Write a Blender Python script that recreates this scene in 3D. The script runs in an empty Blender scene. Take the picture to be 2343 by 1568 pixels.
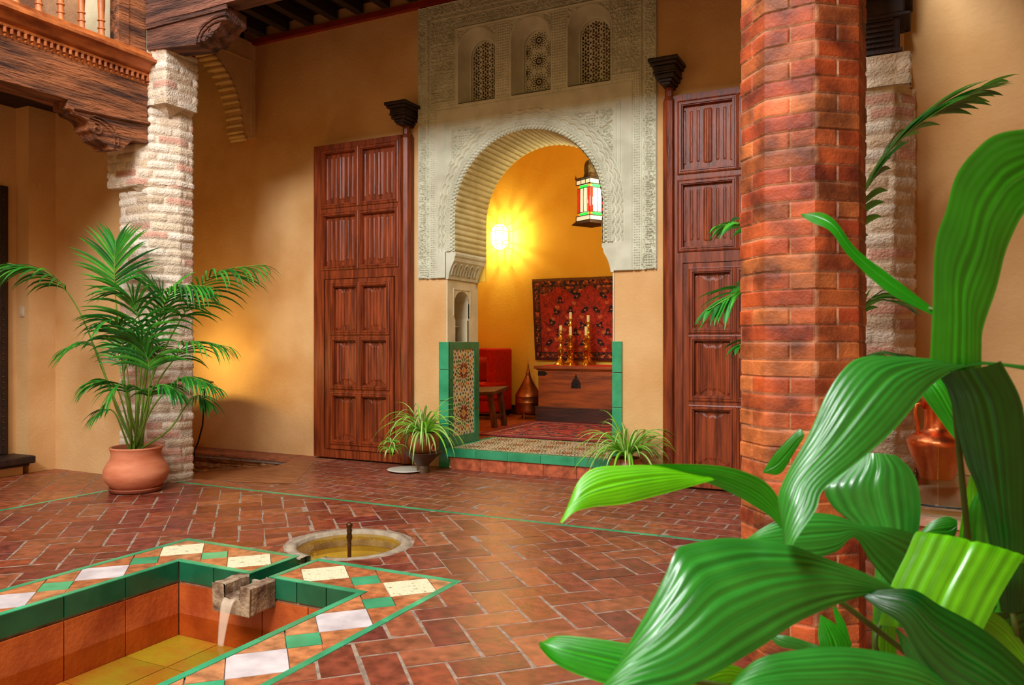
import bpy, bmesh, math, random
import numpy as np
from mathutils import Vector, Matrix, geometry
random.seed(7); RNG = np.random.default_rng(7)
PI = math.pi
scene = bpy.context.scene
COL = scene.collection
# ---------------------------------------------------------------- camera model (for measuring positions)
FPX = 1790.0; TH = math.atan(0.496); SN = math.sin(TH); CS = math.cos(TH); EYE = 1.15
def P(u, v, D):
    a = (u - 1171.5) / FPX
    return Vector((D*(a*CS - SN), D*(CS + a*SN), EYE - D*(v - 784)/FPX))
def PY(u, v, Y):
    a = (u - 1171.5) / FPX
    return P(u, v, Y/(CS + a*SN))
def PX(u, v, X):
    a = (u - 1171.5) / FPX
    return P(u, v, X/(a*CS - SN))
def PZ(u, v, z):
    return P(u, v, (EYE - z)*FPX/(v - 784))
def rgb(r, g, b):
    f = lambda c: (c/255/12.92) if c/255 <= .04045 else ((c/255+.055)/1.055)**2.4
    return (f(r), f(g), f(b))
# ---------------------------------------------------------------- materials
MATS = {}
def mat(name, c1, c2=None, scale=6, rough=.6, metal=0, bump=0, bscale=60, attr=False, stretch=(1, 1, 1),
        emit=None, estr=0, trans=0, coat=0, detail=5, spec=.5, transl=0, alpha=1, rvar=0, lo=.35, hi=.65, bdist=.01, wave=None):
    m = bpy.data.materials.new(name); m.use_nodes = True
    nt = m.node_tree; nd = nt.nodes; lk = nt.links
    b = nd['Principled BSDF']; out = nd['Material Output']
    tc = nd.new('ShaderNodeTexCoord'); mp = nd.new('ShaderNodeMapping')
    mp.inputs['Scale'].default_value = stretch
    lk.new(tc.outputs['Object'], mp.inputs['Vector'])
    ns = nd.new('ShaderNodeTexNoise'); ns.inputs['Scale'].default_value = scale; ns.inputs['Detail'].default_value = detail
    lk.new(mp.outputs['Vector'], ns.inputs['Vector'])
    cr = nd.new('ShaderNodeValToRGB')
    cr.color_ramp.elements[0].position = lo; cr.color_ramp.elements[1].position = hi
    cr.color_ramp.elements[0].color = (*c1, 1); cr.color_ramp.elements[1].color = (*(c2 or c1), 1)
    lk.new(ns.outputs['Fac'], cr.inputs['Fac'])
    colout = cr.outputs['Color']
    if attr:
        at = nd.new('ShaderNodeAttribute'); at.attribute_name = 'Col'
        mx = nd.new('ShaderNodeMix'); mx.data_type = 'RGBA'; mx.blend_type = 'MULTIPLY'; mx.inputs[0].default_value = 1
        lk.new(at.outputs['Color'], mx.inputs[6]); lk.new(colout, mx.inputs[7]); colout = mx.outputs[2]
    lk.new(colout, b.inputs['Base Color'])
    b.inputs['Roughness'].default_value = rough; b.inputs['Metallic'].default_value = metal
    b.inputs['Specular IOR Level'].default_value = spec
    if coat: b.inputs['Coat Weight'].default_value = coat; b.inputs['Coat Roughness'].default_value = .12
    if trans: b.inputs['Transmission Weight'].default_value = trans
    if alpha < 1: b.inputs['Alpha'].default_value = alpha
    if emit: b.inputs['Emission Color'].default_value = (*emit, 1); b.inputs['Emission Strength'].default_value = estr
    if rvar:
        mr = nd.new('ShaderNodeMapRange'); mr.inputs['To Min'].default_value = rough - rvar; mr.inputs['To Max'].default_value = rough + rvar
        lk.new(ns.outputs['Fac'], mr.inputs['Value']); lk.new(mr.outputs[0], b.inputs['Roughness'])
    if bump:
        n2 = nd.new('ShaderNodeTexNoise'); n2.inputs['Scale'].default_value = bscale; n2.inputs['Detail'].default_value = 6
        lk.new(mp.outputs['Vector'], n2.inputs['Vector'])
        bp = nd.new('ShaderNodeBump'); bp.inputs['Strength'].default_value = bump; bp.inputs['Distance'].default_value = bdist
        lk.new(n2.outputs['Fac'], bp.inputs['Height']); lk.new(bp.outputs['Normal'], b.inputs['Normal'])
    if transl:
        tr = nd.new('ShaderNodeBsdfTranslucent'); ms = nd.new('ShaderNodeMixShader'); ms.inputs[0].default_value = transl
        lk.new(colout, tr.inputs['Color'])
        lk.new(b.outputs[0], ms.inputs[1]); lk.new(tr.outputs[0], ms.inputs[2]); lk.new(ms.outputs[0], out.inputs['Surface'])
    MATS[name] = m
    return m
M_OCHRE = mat('ochre_plaster', rgb(199, 149, 90), rgb(223, 182, 128), scale=1.6, rough=.9, bump=.35, bscale=45, detail=9, lo=.3, hi=.7, spec=.2)
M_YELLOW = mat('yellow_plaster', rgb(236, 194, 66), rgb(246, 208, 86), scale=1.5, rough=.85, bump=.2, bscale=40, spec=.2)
M_CREAM = mat('cream_plaster', rgb(196, 184, 150), rgb(214, 204, 172), scale=5, rough=.8, bump=.25, bscale=60, spec=.25)
M_STUCCO = mat('carved_stucco', rgb(194, 194, 170), rgb(212, 213, 190), scale=7, rough=.85, bump=.2, bscale=120, spec=.25)
M_LIME = mat('limewashed_brick', rgb(225, 225, 225), rgb(255, 255, 255), scale=14, rough=.9, bump=.8, bscale=70, attr=True, spec=.2, bdist=.02)
M_REDBRICK = mat('red_brick', rgb(150, 146, 146), rgb(255, 255, 255), scale=9, rough=.6, bump=.4, bscale=110, attr=True, detail=8, spec=.4, bdist=.006)
M_DOOR = mat('door_walnut', rgb(90, 34, 12), rgb(146, 62, 22), scale=5, rough=.4, bump=.35, bscale=30, stretch=(6, 6, .5), detail=8, rvar=.08, bdist=.006)
M_DOORD = mat('door_dark_iron_wood', rgb(20, 9, 6), rgb(46, 20, 10), scale=5, rough=.5, bump=.4, bscale=20, stretch=(4, 4, 1))
M_BEAM = mat('old_beam_wood', rgb(58, 28, 14), rgb(168, 100, 56), scale=3, rough=.8, bump=1, bscale=14, stretch=(5, .6, 5), detail=10, bdist=.03)
M_BEAMX = mat('old_beam_wood_x', rgb(52, 28, 20), rgb(128, 80, 60), scale=3, rough=.8, bump=1, bscale=14, stretch=(.6, 5, 5), detail=10, bdist=.03)
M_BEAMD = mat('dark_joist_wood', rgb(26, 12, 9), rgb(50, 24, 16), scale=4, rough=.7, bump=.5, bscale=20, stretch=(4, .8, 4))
M_BALU = mat('orange_turned_wood', rgb(128, 60, 20), rgb(190, 108, 50), scale=6, rough=.45, bump=.3, bscale=20, stretch=(3, 1, 1))
M_TERRA = mat('terracotta_pot', rgb(190, 104, 66), rgb(214, 134, 96), scale=4, rough=.75, bump=.15, bscale=60, stretch=(1, 1, 4))
M_TILE = mat('terracotta_tile', rgb(182, 180, 180), rgb(255, 255, 255), scale=17, rough=.34, bump=.5, bscale=26, attr=True, detail=8, rvar=.1, bdist=.006, stretch=(1, 1, 1))
M_MORTAR = mat('grey_mortar', rgb(114, 94, 80), rgb(150, 130, 112), scale=20, rough=.9, bump=.6, bscale=80)
M_GREEN = mat('green_glazed_tile', rgb(34, 128, 86), rgb(58, 156, 110), scale=5, rough=.22, bump=.15, bscale=20, attr=True)
M_MARBLE = mat('white_marble', rgb(172, 162, 164), rgb(202, 194, 194), scale=8, rough=.35, bump=.1)
M_TRAV = mat('pitted_travertine', rgb(150, 136, 100), rgb(212, 204, 168), scale=32, rough=.7, bump=.9, bscale=90, lo=.3, hi=.42)
M_STONE = mat('mossy_stone', rgb(84, 52, 34), rgb(168, 146, 118), scale=14, rough=.8, bump=1, bscale=50)
M_RIM = mat('pale_cement', rgb(122, 106, 88), rgb(160, 146, 124), scale=12, rough=.85, bump=.5, bscale=60)
M_BASIN = mat('basin_terracotta', rgb(156, 64, 20), rgb(196, 96, 38), scale=5, rough=.5, bump=.4, bscale=40, attr=True)
M_ALGAE = mat('algae_floor', rgb(170, 104, 34), rgb(160, 146, 34), scale=4, rough=.7, bump=.4, bscale=40, attr=True, detail=8)
M_FOUNT = mat('olive_basin', rgb(160, 140, 50), rgb(186, 166, 70), scale=4, rough=.7)
M_BRONZE = mat('bronze', rgb(70, 44, 28), rgb(110, 76, 46), rough=.4, metal=.8)
M_ZEL = mat('zellige_glaze', rgb(235, 235, 235), rgb(255, 255, 255), scale=20, rough=.28, bump=.2, bscale=60, attr=True)
M_COPPER = mat('copper', rgb(222, 104, 58), rgb(240, 140, 88), scale=9, rough=.33, metal=1, bump=.25, bscale=30)
M_COPPERD = mat('aged_copper', rgb(120, 66, 30), rgb(176, 106, 56), scale=7, rough=.36, metal=.9, bump=.3, bscale=40)
M_BRASS = mat('brass', rgb(196, 150, 66), rgb(226, 186, 100), rough=.2, metal=1)
M_CANDLE = mat('candle_wax', rgb(222, 206, 130), rough=.5)
M_CHEST = mat('chest_oak', rgb(112, 50, 10), rgb(160, 76, 20), scale=4, rough=.42, bump=.3, bscale=30, stretch=(.6, 3, 5), detail=8)
M_CHESTD = mat('chest_base_oak', rgb(46, 20, 10), rgb(74, 34, 16), scale=4, rough=.5, bump=.3, bscale=30, stretch=(.6, 3, 5))
M_IRON = mat('black_iron', rgb(26, 20, 18), rgb(54, 40, 32), rough=.5, metal=.6, bump=.3)
M_REDF = mat('red_fabric', rgb(176, 14, 4), rgb(206, 26, 8), scale=30, rough=.9, bump=.3, bscale=200)
M_REDCLOTH = mat('scarlet_cloth', rgb(196, 20, 6), rgb(220, 32, 14), rough=.9)
M_RUG = mat('woven_pile', rgb(190, 190, 190), rgb(255, 255, 255), scale=60, rough=.95, bump=.6, bscale=300, attr=True)
M_STOOL = mat('stool_wood', rgb(66, 34, 12), rgb(110, 62, 24), scale=5, rough=.45, bump=.3, bscale=20, stretch=(4, 1, 1))
M_WOODBASE = mat('dark_baseboard_wood', rgb(34, 16, 10), rgb(56, 28, 16), rough=.5)
M_SWITCH = mat('switch_plastic', rgb(212, 196, 168), rough=.4)
M_SAUCER = mat('white_glazed_saucer', rgb(206, 204, 190), rgb(222, 220, 208), rough=.3)
M_SPIDERPOT = mat('glazed_clay_pot', rgb(120, 62, 24), rgb(160, 92, 42), scale=6, rough=.4, bump=.3)
M_BOWL = mat('dark_clay_bowl', rgb(62, 42, 26), rgb(92, 66, 40), scale=8, rough=.55, bump=.3)
M_FISH = mat('orange_clay', rgb(198, 74, 20), rgb(216, 96, 34), rough=.4)
M_SOIL = mat('potting_soil', rgb(40, 26, 18), rgb(66, 46, 32), scale=60, rough=1, bump=1)
M_LEAF = mat('broad_leaf', rgb(215, 225, 215), rgb(255, 255, 255), scale=10, rough=.3, attr=True, transl=.3, bump=.05, bscale=60, spec=.6, coat=.25)
M_PALM = mat('palm_leaf', rgb(210, 220, 210), rgb(255, 255, 255), scale=10, rough=.36, attr=True, transl=.25)
M_SPID = mat('spider_leaf', rgb(230, 230, 230), rgb(255, 255, 255), rough=.42, attr=True, transl=.3)
M_STEM = mat('green_stem', rgb(84, 124, 34), rgb(118, 150, 50), scale=10, rough=.5)
M_DARKST = mat('dark_stem', rgb(60, 84, 28), rgb(90, 110, 40), scale=10, rough=.5)
M_FRAMEMET = mat('lantern_metal', rgb(36, 22, 12), rgb(64, 40, 22), rough=.45, metal=.7)
def glass_mat(name, c, estr=0, rough=.05, alpha=.35):
    m = mat(name, c, rough=rough, emit=c if estr else None, estr=estr, alpha=alpha if not estr else 1)
    return m
M_GLASS = bpy.data.materials.new('clear_table_glass'); M_GLASS.use_nodes = True
def _glass(m, col, rough=0.02, ior=1.45, absorb=None):
    nt = m.node_tree; nd = nt.nodes; lk = nt.links; nd.remove(nd['Principled BSDF'])
    gl = nd.new('ShaderNodeBsdfGlossy'); gl.inputs['Roughness'].default_value = rough
    tr = nd.new('ShaderNodeBsdfTransparent'); tr.inputs['Color'].default_value = (*col, 1)
    fr = nd.new('ShaderNodeFresnel'); fr.inputs['IOR'].default_value = ior
    ge = nd.new('ShaderNodeNewGeometry'); sb = nd.new('ShaderNodeMath'); sb.operation = 'SUBTRACT'; sb.inputs[0].default_value = 1; lk.new(ge.outputs['Backfacing'], sb.inputs[1])
    ml = nd.new('ShaderNodeMath'); ml.operation = 'MULTIPLY'; lk.new(fr.outputs[0], ml.inputs[0]); lk.new(sb.outputs[0], ml.inputs[1])
    ms = nd.new('ShaderNodeMixShader')
    lk.new(ml.outputs[0], ms.inputs[0]); lk.new(tr.outputs[0], ms.inputs[1]); lk.new(gl.outputs[0], ms.inputs[2])
    lk.new(ms.outputs[0], nd['Material Output'].inputs['Surface'])
    return nd, lk, gl, fr
_glass(M_GLASS, (.82, .9, .86))
M_WATER = bpy.data.materials.new('pool_water'); M_WATER.use_nodes = True
nd, lk, gl, fr = _glass(M_WATER, (.88, .77, .52), .03, 1.33)
_tc = nd.new('ShaderNodeTexCoord'); _ns = nd.new('ShaderNodeTexNoise'); _ns.inputs['Scale'].default_value = 9; _bp = nd.new('ShaderNodeBump'); _bp.inputs['Strength'].default_value = .18
_bp.inputs['Distance'].default_value = .02
lk.new(_tc.outputs['Object'], _ns.inputs['Vector']); lk.new(_ns.outputs['Fac'], _bp.inputs['Height']); lk.new(_bp.outputs[0], gl.inputs['Normal']); lk.new(_bp.outputs[0], fr.inputs['Normal'])
# ---------------------------------------------------------------- mesh builder
ORG = {}
class MB:
    def __init__(s): s.v = []; s.f = []; s.c = []; s.hasc = False
    def add(s, vs, fs, col=None):
        o = len(s.v); s.v += [tuple(p) for p in vs]
        s.f += [tuple(i + o for i in f) for f in fs]
        s.c += [col or (1, 1, 1)]*len(fs)
        if col: s.hasc = True
        return s
    def box(s, x0, x1, y0, y1, z0, z1, col=None):
        v = [(x, y, z) for x in (x0, x1) for y in (y0, y1) for z in (z0, z1)]
        return s.add(v, [(0, 1, 3, 2), (4, 6, 7, 5), (0, 4, 5, 1), (2, 3, 7, 6), (0, 2, 6, 4), (1, 5, 7, 3)], col)
    def prism(s, pts, mapf, d0, d1, col=None):
        n = len(pts)
        v = [mapf(a, b, d0) for a, b in pts] + [mapf(a, b, d1) for a, b in pts]
        s.add(v, [(i, (i+1) % n, n+(i+1) % n, n+i) for i in range(n)], col)
        s.plate_caps([pts], mapf, (d0, d1), col)
        return s
    def plate_caps(s, loops, mapf, ds, col=None):
        flat = [p for l in loops for p in l]
        tr = geometry.tessellate_polygon([[Vector((a, b, 0)) for a, b in l] for l in loops])
        for d in ds: s.add([mapf(a, b, d) for a, b in flat], tr, col)
    def plate(s, outer, holes, mapf, d0, d1, col=None):
        s.plate_caps([outer]+holes, mapf, (d0, d1), col)
        for l in [outer]+holes:
            n = len(l); v = [mapf(a, b, d0) for a, b in l] + [mapf(a, b, d1) for a, b in l]
            s.add(v, [(i, (i+1) % n, n+(i+1) % n, n+i) for i in range(n)], col)
        return s
    def lathe(s, prof, c, seg=32, axis='z', col=None, sq=1):
        n = len(prof); v = []
        for r, z in prof:
            for k in range(seg):
                a = 2*PI*k/seg; v.append((c[0]+r*math.cos(a), c[1]+r*math.sin(a)*sq, c[2]+z))
        f = [(i*seg+k, i*seg+(k+1) % seg, (i+1)*seg+(k+1) % seg, (i+1)*seg+k) for i in range(n-1) for k in range(seg)]
        if prof[0][0] > 1e-5: f.append(tuple(range(seg))[::-1])
        if prof[-1][0] > 1e-5: f.append(tuple((n-1)*seg+k for k in range(seg)))
        return s.add(v, f, col)
    def tube(s, pts, r, seg=8, col=None, cap=True):
        pts = [Vector(p) for p in pts]; n = len(pts); v = []
        rs = r if isinstance(r, (list, tuple)) else [r]*n
        up = None
        for i, p in enumerate(pts):
            t = (pts[min(i+1, n-1)] - pts[max(i-1, 0)]).normalized()
            if up is None: up = t.orthogonal().normalized()
            up = (up - t*up.dot(t)).normalized(); w = t.cross(up)
            for k in range(seg):
                a = 2*PI*k/seg; v.append(p + (up*math.cos(a) + w*math.sin(a))*rs[i])
        f = [(i*seg+k, i*seg+(k+1) % seg, (i+1)*seg+(k+1) % seg, (i+1)*seg+k) for i in range(n-1) for k in range(seg)]
        if cap: f += [tuple(range(seg))[::-1], tuple((n-1)*seg+k for k in range(seg))]
        return s.add(v, f, col)
    def grid(s, Pn, mask=None, cols=None):
        Pn = np.asarray(Pn); n, m = Pn.shape[:2]; o = len(s.v)
        s.v += [tuple(p) for p in Pn.reshape(-1, 3).tolist()]
        I, J = np.meshgrid(np.arange(n-1), np.arange(m-1), indexing='ij')
        q = np.stack([I*m+J, (I+1)*m+J, (I+1)*m+J+1, I*m+J+1], -1) + o
        if mask is None: mask = np.ones((n-1, m-1), bool)
        s.f += [tuple(x) for x in q[mask].tolist()]
        if cols is not None:
            s.c += [tuple(x) for x in np.asarray(cols)[mask].tolist()]; s.hasc = True
        else: s.c += [(1, 1, 1)]*int(mask.sum())
        return s
    def build(s, name, m, parent=None, smooth=False, bevel=0, solid=0, origin=None, sub=0, kind=None):
        me = bpy.data.meshes.new(name)
        if parent is not None: o = ORG[parent.name]
        elif origin is not None: o = Vector(origin)
        else:
            a = np.array(s.v); lo = a.min(0); hi = a.max(0); o = Vector(((lo[0]+hi[0])/2, (lo[1]+hi[1])/2, lo[2]))
        a = np.array(s.v) - np.array(o)
        me.from_pydata(a.tolist(), [], s.f)
        if s.hasc:
            ca = me.attributes.new('Col', 'FLOAT_COLOR', 'FACE')
            arr = np.ones((len(s.c), 4)); arr[:, :3] = np.array(s.c); ca.data.foreach_set('color', arr.ravel())
        me.update()
        bm = bmesh.new(); bm.from_mesh(me); bmesh.ops.recalc_face_normals(bm, faces=bm.faces); bm.to_mesh(me); bm.free()
        if len(s.f) == 1 and me.polygons[0].normal.z < 0: me.flip_normals()
        me.materials.append(m)
        if smooth: me.polygons.foreach_set('use_smooth', [True]*len(me.polygons))
        ob = bpy.data.objects.new(name, me); COL.objects.link(ob)
        ORG[ob.name] = Vector(o)
        if parent is not None: ob.parent = parent
        else: ob.location = o
        if bevel:
            md = ob.modifiers.new('bevel', 'BEVEL'); md.width = bevel; md.segments = 2; md.limit_method = 'ANGLE'; md.angle_limit = .6
        if solid:
            md = ob.modifiers.new('solid', 'SOLIDIFY'); md.thickness = solid; md.offset = 0
        if smooth and smooth != True:
            md = ob.modifiers.new('es', 'EDGE_SPLIT'); md.split_angle = smooth
        if kind: ob['kind'] = kind
        return ob
def tag(o, label, cat, group=None):
    o['label'] = label; o['category'] = cat
    if group: o['group'] = group
    return o
def thing(name, label, cat, loc, group=None):
    o = bpy.data.objects.new(name, None); COL.objects.link(o); o.location = loc; o.empty_display_size = .1
    ORG[o.name] = Vector(loc)
    return tag(o, label, cat, group)
def struct(name, mb, m, **k): return mb.build(name, m, kind='structure', **k)
XZ = lambda a, b, d: (a, d, b)
YZ = lambda a, b, d: (d, a, b)
XY = lambda a, b, d: (a, b, d)
def dup(root, loc, label=None):
    r = root.copy(); COL.objects.link(r); r.location = loc; ORG[r.name] = Vector(loc)
    if label: r['label'] = label
    def rec(src, dst):
        for ch in [c for c in bpy.data.objects if c.parent == src]:
            c = ch.copy(); COL.objects.link(c); c.parent = dst; rec(ch, c)
    rec(root, r)
    return r
# ---------------------------------------------------------------- numpy noise
_LAT = RNG.random((64, 64, 8))
def vnoise(x, y, k=0):
    x = np.asarray(x, float); y = np.asarray(y, float)
    xi = np.floor(x).astype(int); yi = np.floor(y).astype(int); fx = x-xi; fy = y-yi
    fx = fx*fx*(3-2*fx); fy = fy*fy*(3-2*fy); L = _LAT[:, :, k % 8]
    g = lambda a, b: L[a % 64, b % 64]
    return (g(xi, yi)*(1-fx)+g(xi+1, yi)*fx)*(1-fy) + (g(xi, yi+1)*(1-fx)+g(xi+1, yi+1)*fx)*fy
def fbm(x, y, k=0, o=4):
    s = 0; a = .5
    for i in range(o): s = s + a*vnoise(x*2**i+i*7.3, y*2**i+i*3.1, k+i); a *= .5
    return s/(1-.5**o)
def sstep(a, b, x):
    t = np.clip((x-a)/(b-a), 0, 1); return t*t*(3-2*t)
def catmull(pts, n):
    pts = [Vector(p) for p in pts]; m = len(pts); out = []
    for i in range(n):
        t = i/(n-1)*(m-1); k = min(int(t), m-2); t -= k
        p1, p2 = pts[k], pts[k+1]; p0 = pts[k-1] if k else p1*2-p2; p3 = pts[k+2] if k+2 < m else p2*2-p1
        out.append(.5*((2*p1)+(p2-p0)*t+(2*p0-5*p1+4*p2-p3)*t*t+(3*p1-p0-3*p2+p3)*t**3))
    return out
# ================================================================ FLOORS
PXL, PXR, PYT, PYB = -3.745, -1.89, 3.27, .35       # outer edge of pool border
IXL, IXR, IYT, IYB = -3.395, -2.235, 2.905, .7
FC = (-2.825, 3.60); FR = .305
CH0, CH1 = -2.895, -2.775
GX0, GX1, GYL = -5.52, -.16, 4.56
circ = [(FC[0]+(FR+.0)*math.cos(a*PI/12), FC[1]+(FR)*math.sin(a*PI/12)) for a in range(24)]
def clip(poly, a, b, keep_left=True):
    out = []; n = len(poly)
    def side(p):
        s = (b[0]-a[0])*(p[1]-a[1])-(b[1]-a[1])*(p[0]-a[0]); return s if keep_left else -s
    for i in range(n):
        p, q = poly[i], poly[(i+1) % n]; sp, sq = side(p), side(q)
        if sp >= 0: out.append(p)
        if (sp > 0 and sq < 0) or (sp < 0 and sq > 0):
            t = sp/(sp-sq); out.append((p[0]+(q[0]-p[0])*t, p[1]+(q[1]-p[1])*t))
    return out if len(out) > 2 else []
def area(p): return abs(sum(p[i][0]*p[(i+1) % len(p)][1]-p[(i+1) % len(p)][0]*p[i][1] for i in range(len(p))))/2
def clip_convex(poly, cv):
    for i in range(len(cv)):
        if not poly: return []
        poly = clip(poly, cv[i], cv[(i+1) % len(cv)])
    return poly
def subtract(poly, cv):
    cx = sum(p[0] for p in poly)/len(poly); cy = sum(p[1] for p in poly)/len(poly)
    if not clip_convex(poly, cv): return [poly]
    out = []; rem = poly
    for i in range(len(cv)):
        if not rem: break
        o = clip(rem, cv[i], cv[(i+1) % len(cv)], False)
        if o: out.append(o)
        rem = clip(rem, cv[i], cv[(i+1) % len(cv)])
    return out
def rect(x0, x1, y0, y1): return [(x0, y0), (x1, y0), (x1, y1), (x0, y1)]
def tile(mb, poly, z=0, h=.008, ins=.0025, col=(1, 1, 1), jit=.0009):
    if len(poly) < 3 or area(poly) < .0004: return
    cx = sum(p[0] for p in poly)/len(poly); cy = sum(p[1] for p in poly)/len(poly)
    n = len(poly); v = [(x, y, z-h) for x, y in poly]; dz = random.uniform(-1, 1)*jit; tx = random.uniform(-1, 1)*jit*5; ty = random.uniform(-1, 1)*jit*5
    for x, y in poly:
        d = math.hypot(x-cx, y-cy)+1e-6; k = max(0, 1-ins/d)
        v.append((cx+(x-cx)*k, cy+(y-cy)*k, z+dz+(x-cx)*tx+(y-cy)*ty))
    mb.add(v, [tuple(range(n, 2*n))]+[(i, (i+1) % n, n+(i+1) % n, n+i) for i in range(n)], col)
def terracol():
    b = random.choice([rgb(126, 58, 40), rgb(140, 68, 46), rgb(118, 50, 40), rgb(134, 62, 38), rgb(148, 82, 54), rgb(122, 56, 46)])
    k = random.uniform(.8, 1.15); return tuple(c*k for c in b)
def jitter(poly, j): return [(x+random.uniform(-j, j), y+random.uniform(-j, j)) for x, y in poly]
# courtyard herringbone at 45 degrees
court = MB(); L, W = .29, .145
cyard = rect(GX0+.02, GX1-.02, -1.5, GYL-.02)
hole_pool = rect(PXL, PXR, PYB, PYT); hole_ch = rect(CH0-.012, CH1+.012, PYT-.01, FC[1])
fcirc = [(FC[0]+.375*math.cos(a*PI/10), FC[1]+.36*math.sin(a*PI/10)) for a in range(20)]
c45 = math.cos(PI/4)
for i in range(-46, 46):
    for j in range(-24, 24):
        # herringbone lattice: pair of an a-brick and b-brick, 2:1
        bx = (-i + 2*j)*W; by = (i + 2*j)*W
        for kind in (0, 1):
            if kind == 0: r = (bx, bx+L, by, by+W)
            else: r = (bx+L, bx+L+W, by, by+L)
            g = .0045
            q = [(r[0]+g, r[2]+g), (r[1]-g, r[2]+g), (r[1]-g, r[3]-g), (r[0]+g, r[3]-g)]
            q = jitter(q, .006)
            q = [(c45*(x-y)-2.8, c45*(x+y)+1.9) for x, y in q]
            q = clip_convex(q, cyard)
            if not q: continue
            for p1 in subtract(q, hole_pool):
                for p2 in subtract(p1, fcirc):
                    for p3 in subtract(p2, hole_ch): tile(court, p3, col=terracol())
o = struct('floor', court, M_TILE)
tag(o, 'herringbone terracotta tile floor of the courtyard', 'floor')
# mortar bed
bed = MB()
bed.plate(rect(-8.2, 2.2, -1.6, 6.21), [[(PXL+.01, PYB+.01), (PXR-.01, PYB+.01), (PXR-.01, PYT-.01), (CH1+.001, PYT-.01)]+[(FC[0]+.31*math.cos(-PI/2+.16+a*(2*PI-.36)/30), FC[1]+.31*math.sin(-PI/2+.16+a*(2*PI-.36)/30)) for a in range(31)]+[(CH0-.001, PYT-.01), (PXL+.01, PYT-.01)],
      rect(-7.9, -5.02, 4.72, 5.88)], XY, -.0014, -.05)
struct('floor', bed, M_MORTAR)
# gallery tiles: running bond along X behind the green line, diagonal squares on the left, both sides
gal = MB(); row = 0; y = GYL+.02
sunk = rect(-7.9, -5.0, 4.74, 5.9)
while y < 6.19:
    h = min(.155, 6.2-y); x = -8.1 + (row % 2)*.155
    while x < 2.0:
        q = jitter([(x+.006, y+.0065), (x+.304, y+.0065), (x+.304, y+h-.0065), (x+.006, y+h-.0065)], .003)
        for p in subtract(q, sunk):
            if -5.75 < p[0][0] < -5.33 and p[0][1] < 4.7: continue
            k = random.uniform(.85, 1.15); b = random.choice([rgb(150, 82, 52), rgb(140, 72, 50), rgb(146, 78, 58)])
            tile(gal, p, col=tuple(c*k for c in b))
        x += .31
    y += .155; row += 1
lg = rect(-7.05, GX0-.02, -1.5, 4.54); rg = rect(GX1+.02, 2.1, -1.5, 4.54)
for i in range(-22, 22):
    for j in range(-22, 22):
        s_ = .31; cx = (i+j)*s_*c45; cy = (i-j)*s_*c45+2; hs = s_*c45-.005
        q = jitter([(cx-hs, cy), (cx, cy-hs), (cx+hs, cy), (cx, cy+hs)], .003)
        for reg in (lg, rg):
            p = clip_convex(q, reg)
            if p:
                k = random.uniform(.85, 1.15); b = random.choice([rgb(166, 84, 50), rgb(150, 78, 50), rgb(160, 92, 54)])
                tile(gal, p, col=tuple(c*k for c in b))
o = struct('floor', gal, M_TILE); tag(o, 'running bond terracotta tiles of the gallery floor', 'floor')
def green_strip(mb, x0, x1, y0, y1, z=.001, step=.28, h=.006):
    if x1-x0 > y1-y0:
        n = max(1, round((x1-x0)/step))
        for i in range(n):
            k = random.uniform(.85, 1.25); a = x0+(x1-x0)*i/n; b = x0+(x1-x0)*(i+1)/n
            mb.box(a+.001, b-.001, y0, y1, z-h, z, (k, k, k))
    else:
        n = max(1, round((y1-y0)/step))
        for i in range(n):
            k = random.uniform(.85, 1.25); a = y0+(y1-y0)*i/n; b = y0+(y1-y0)*(i+1)/n
            mb.box(x0, x1, a+.001, b-.001, z-h, z, (k, k, k))
t = MB(); green_strip(t, GX0, GX1, GYL-.018, GYL+.018); struct('trim_1', t, M_GREEN, bevel=.001)
t = MB(); green_strip(t, GX0-.018, GX0+.018, -1.5, GYL-.018); struct('trim_2', t, M_GREEN, bevel=.001)
t = MB(); green_strip(t, GX1-.018, GX1+.018, -1.5, GYL-.018); struct('trim_3', t, M_GREEN, bevel=.001)
# sunken ramp at the left end of the back gallery
rp = MB()
rp.grid(np.array([[(x, yy, 0 if x > -5.05 else -.2*min(1, (-5.05-x)/1.5)) for yy in np.linspace(4.72, 5.9, 6)] for x in np.linspace(-7.9, -4.98, 14)]))
rp.add([(-4.4, 4.9, .002), (-4.98, 4.74, .002), (-5.3, 5.9, .002), (-5.05, 5.9, .002)], [(0, 1, 2, 3)])
struct('floor', rp, mat('ramp_tiles', rgb(122, 68, 40), rgb(156, 98, 58), scale=5, rough=.5, bump=.5, bscale=30, stretch=(1, 5, 1)))
# rough ledge front below the back wall
led = MB()
nx, nz = 200, 18
X_, Z_ = np.meshgrid(np.linspace(-7.9, -4.95, nx), np.linspace(-.24, .001, nz), indexing='ij')
h_ = fbm(X_*6, Z_*30)*.06 + (np.abs(np.modf((Z_+.3)/.08)[0]-.5) < .14)*-.015
led.grid(np.stack([X_, 5.9-h_+.03, Z_], -1))
cl = np.array([rgb(176, 116, 60)])*(.6+.6*fbm(X_[:-1, :-1]*5, Z_[:-1, :-1]*14))[..., None]
led.c = [tuple(c) for c in cl.reshape(-1, 3)]; led.hasc = True
led.box(-7.9, -4.95, 5.87, 6.2, -.02, .0005, rgb(168, 96, 58))
struct('trim_4', led, mat('ledge_rubble', rgb(190, 190, 190), rgb(255, 255, 255), scale=16, rough=.85, bump=.9, bscale=50, attr=True))
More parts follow.
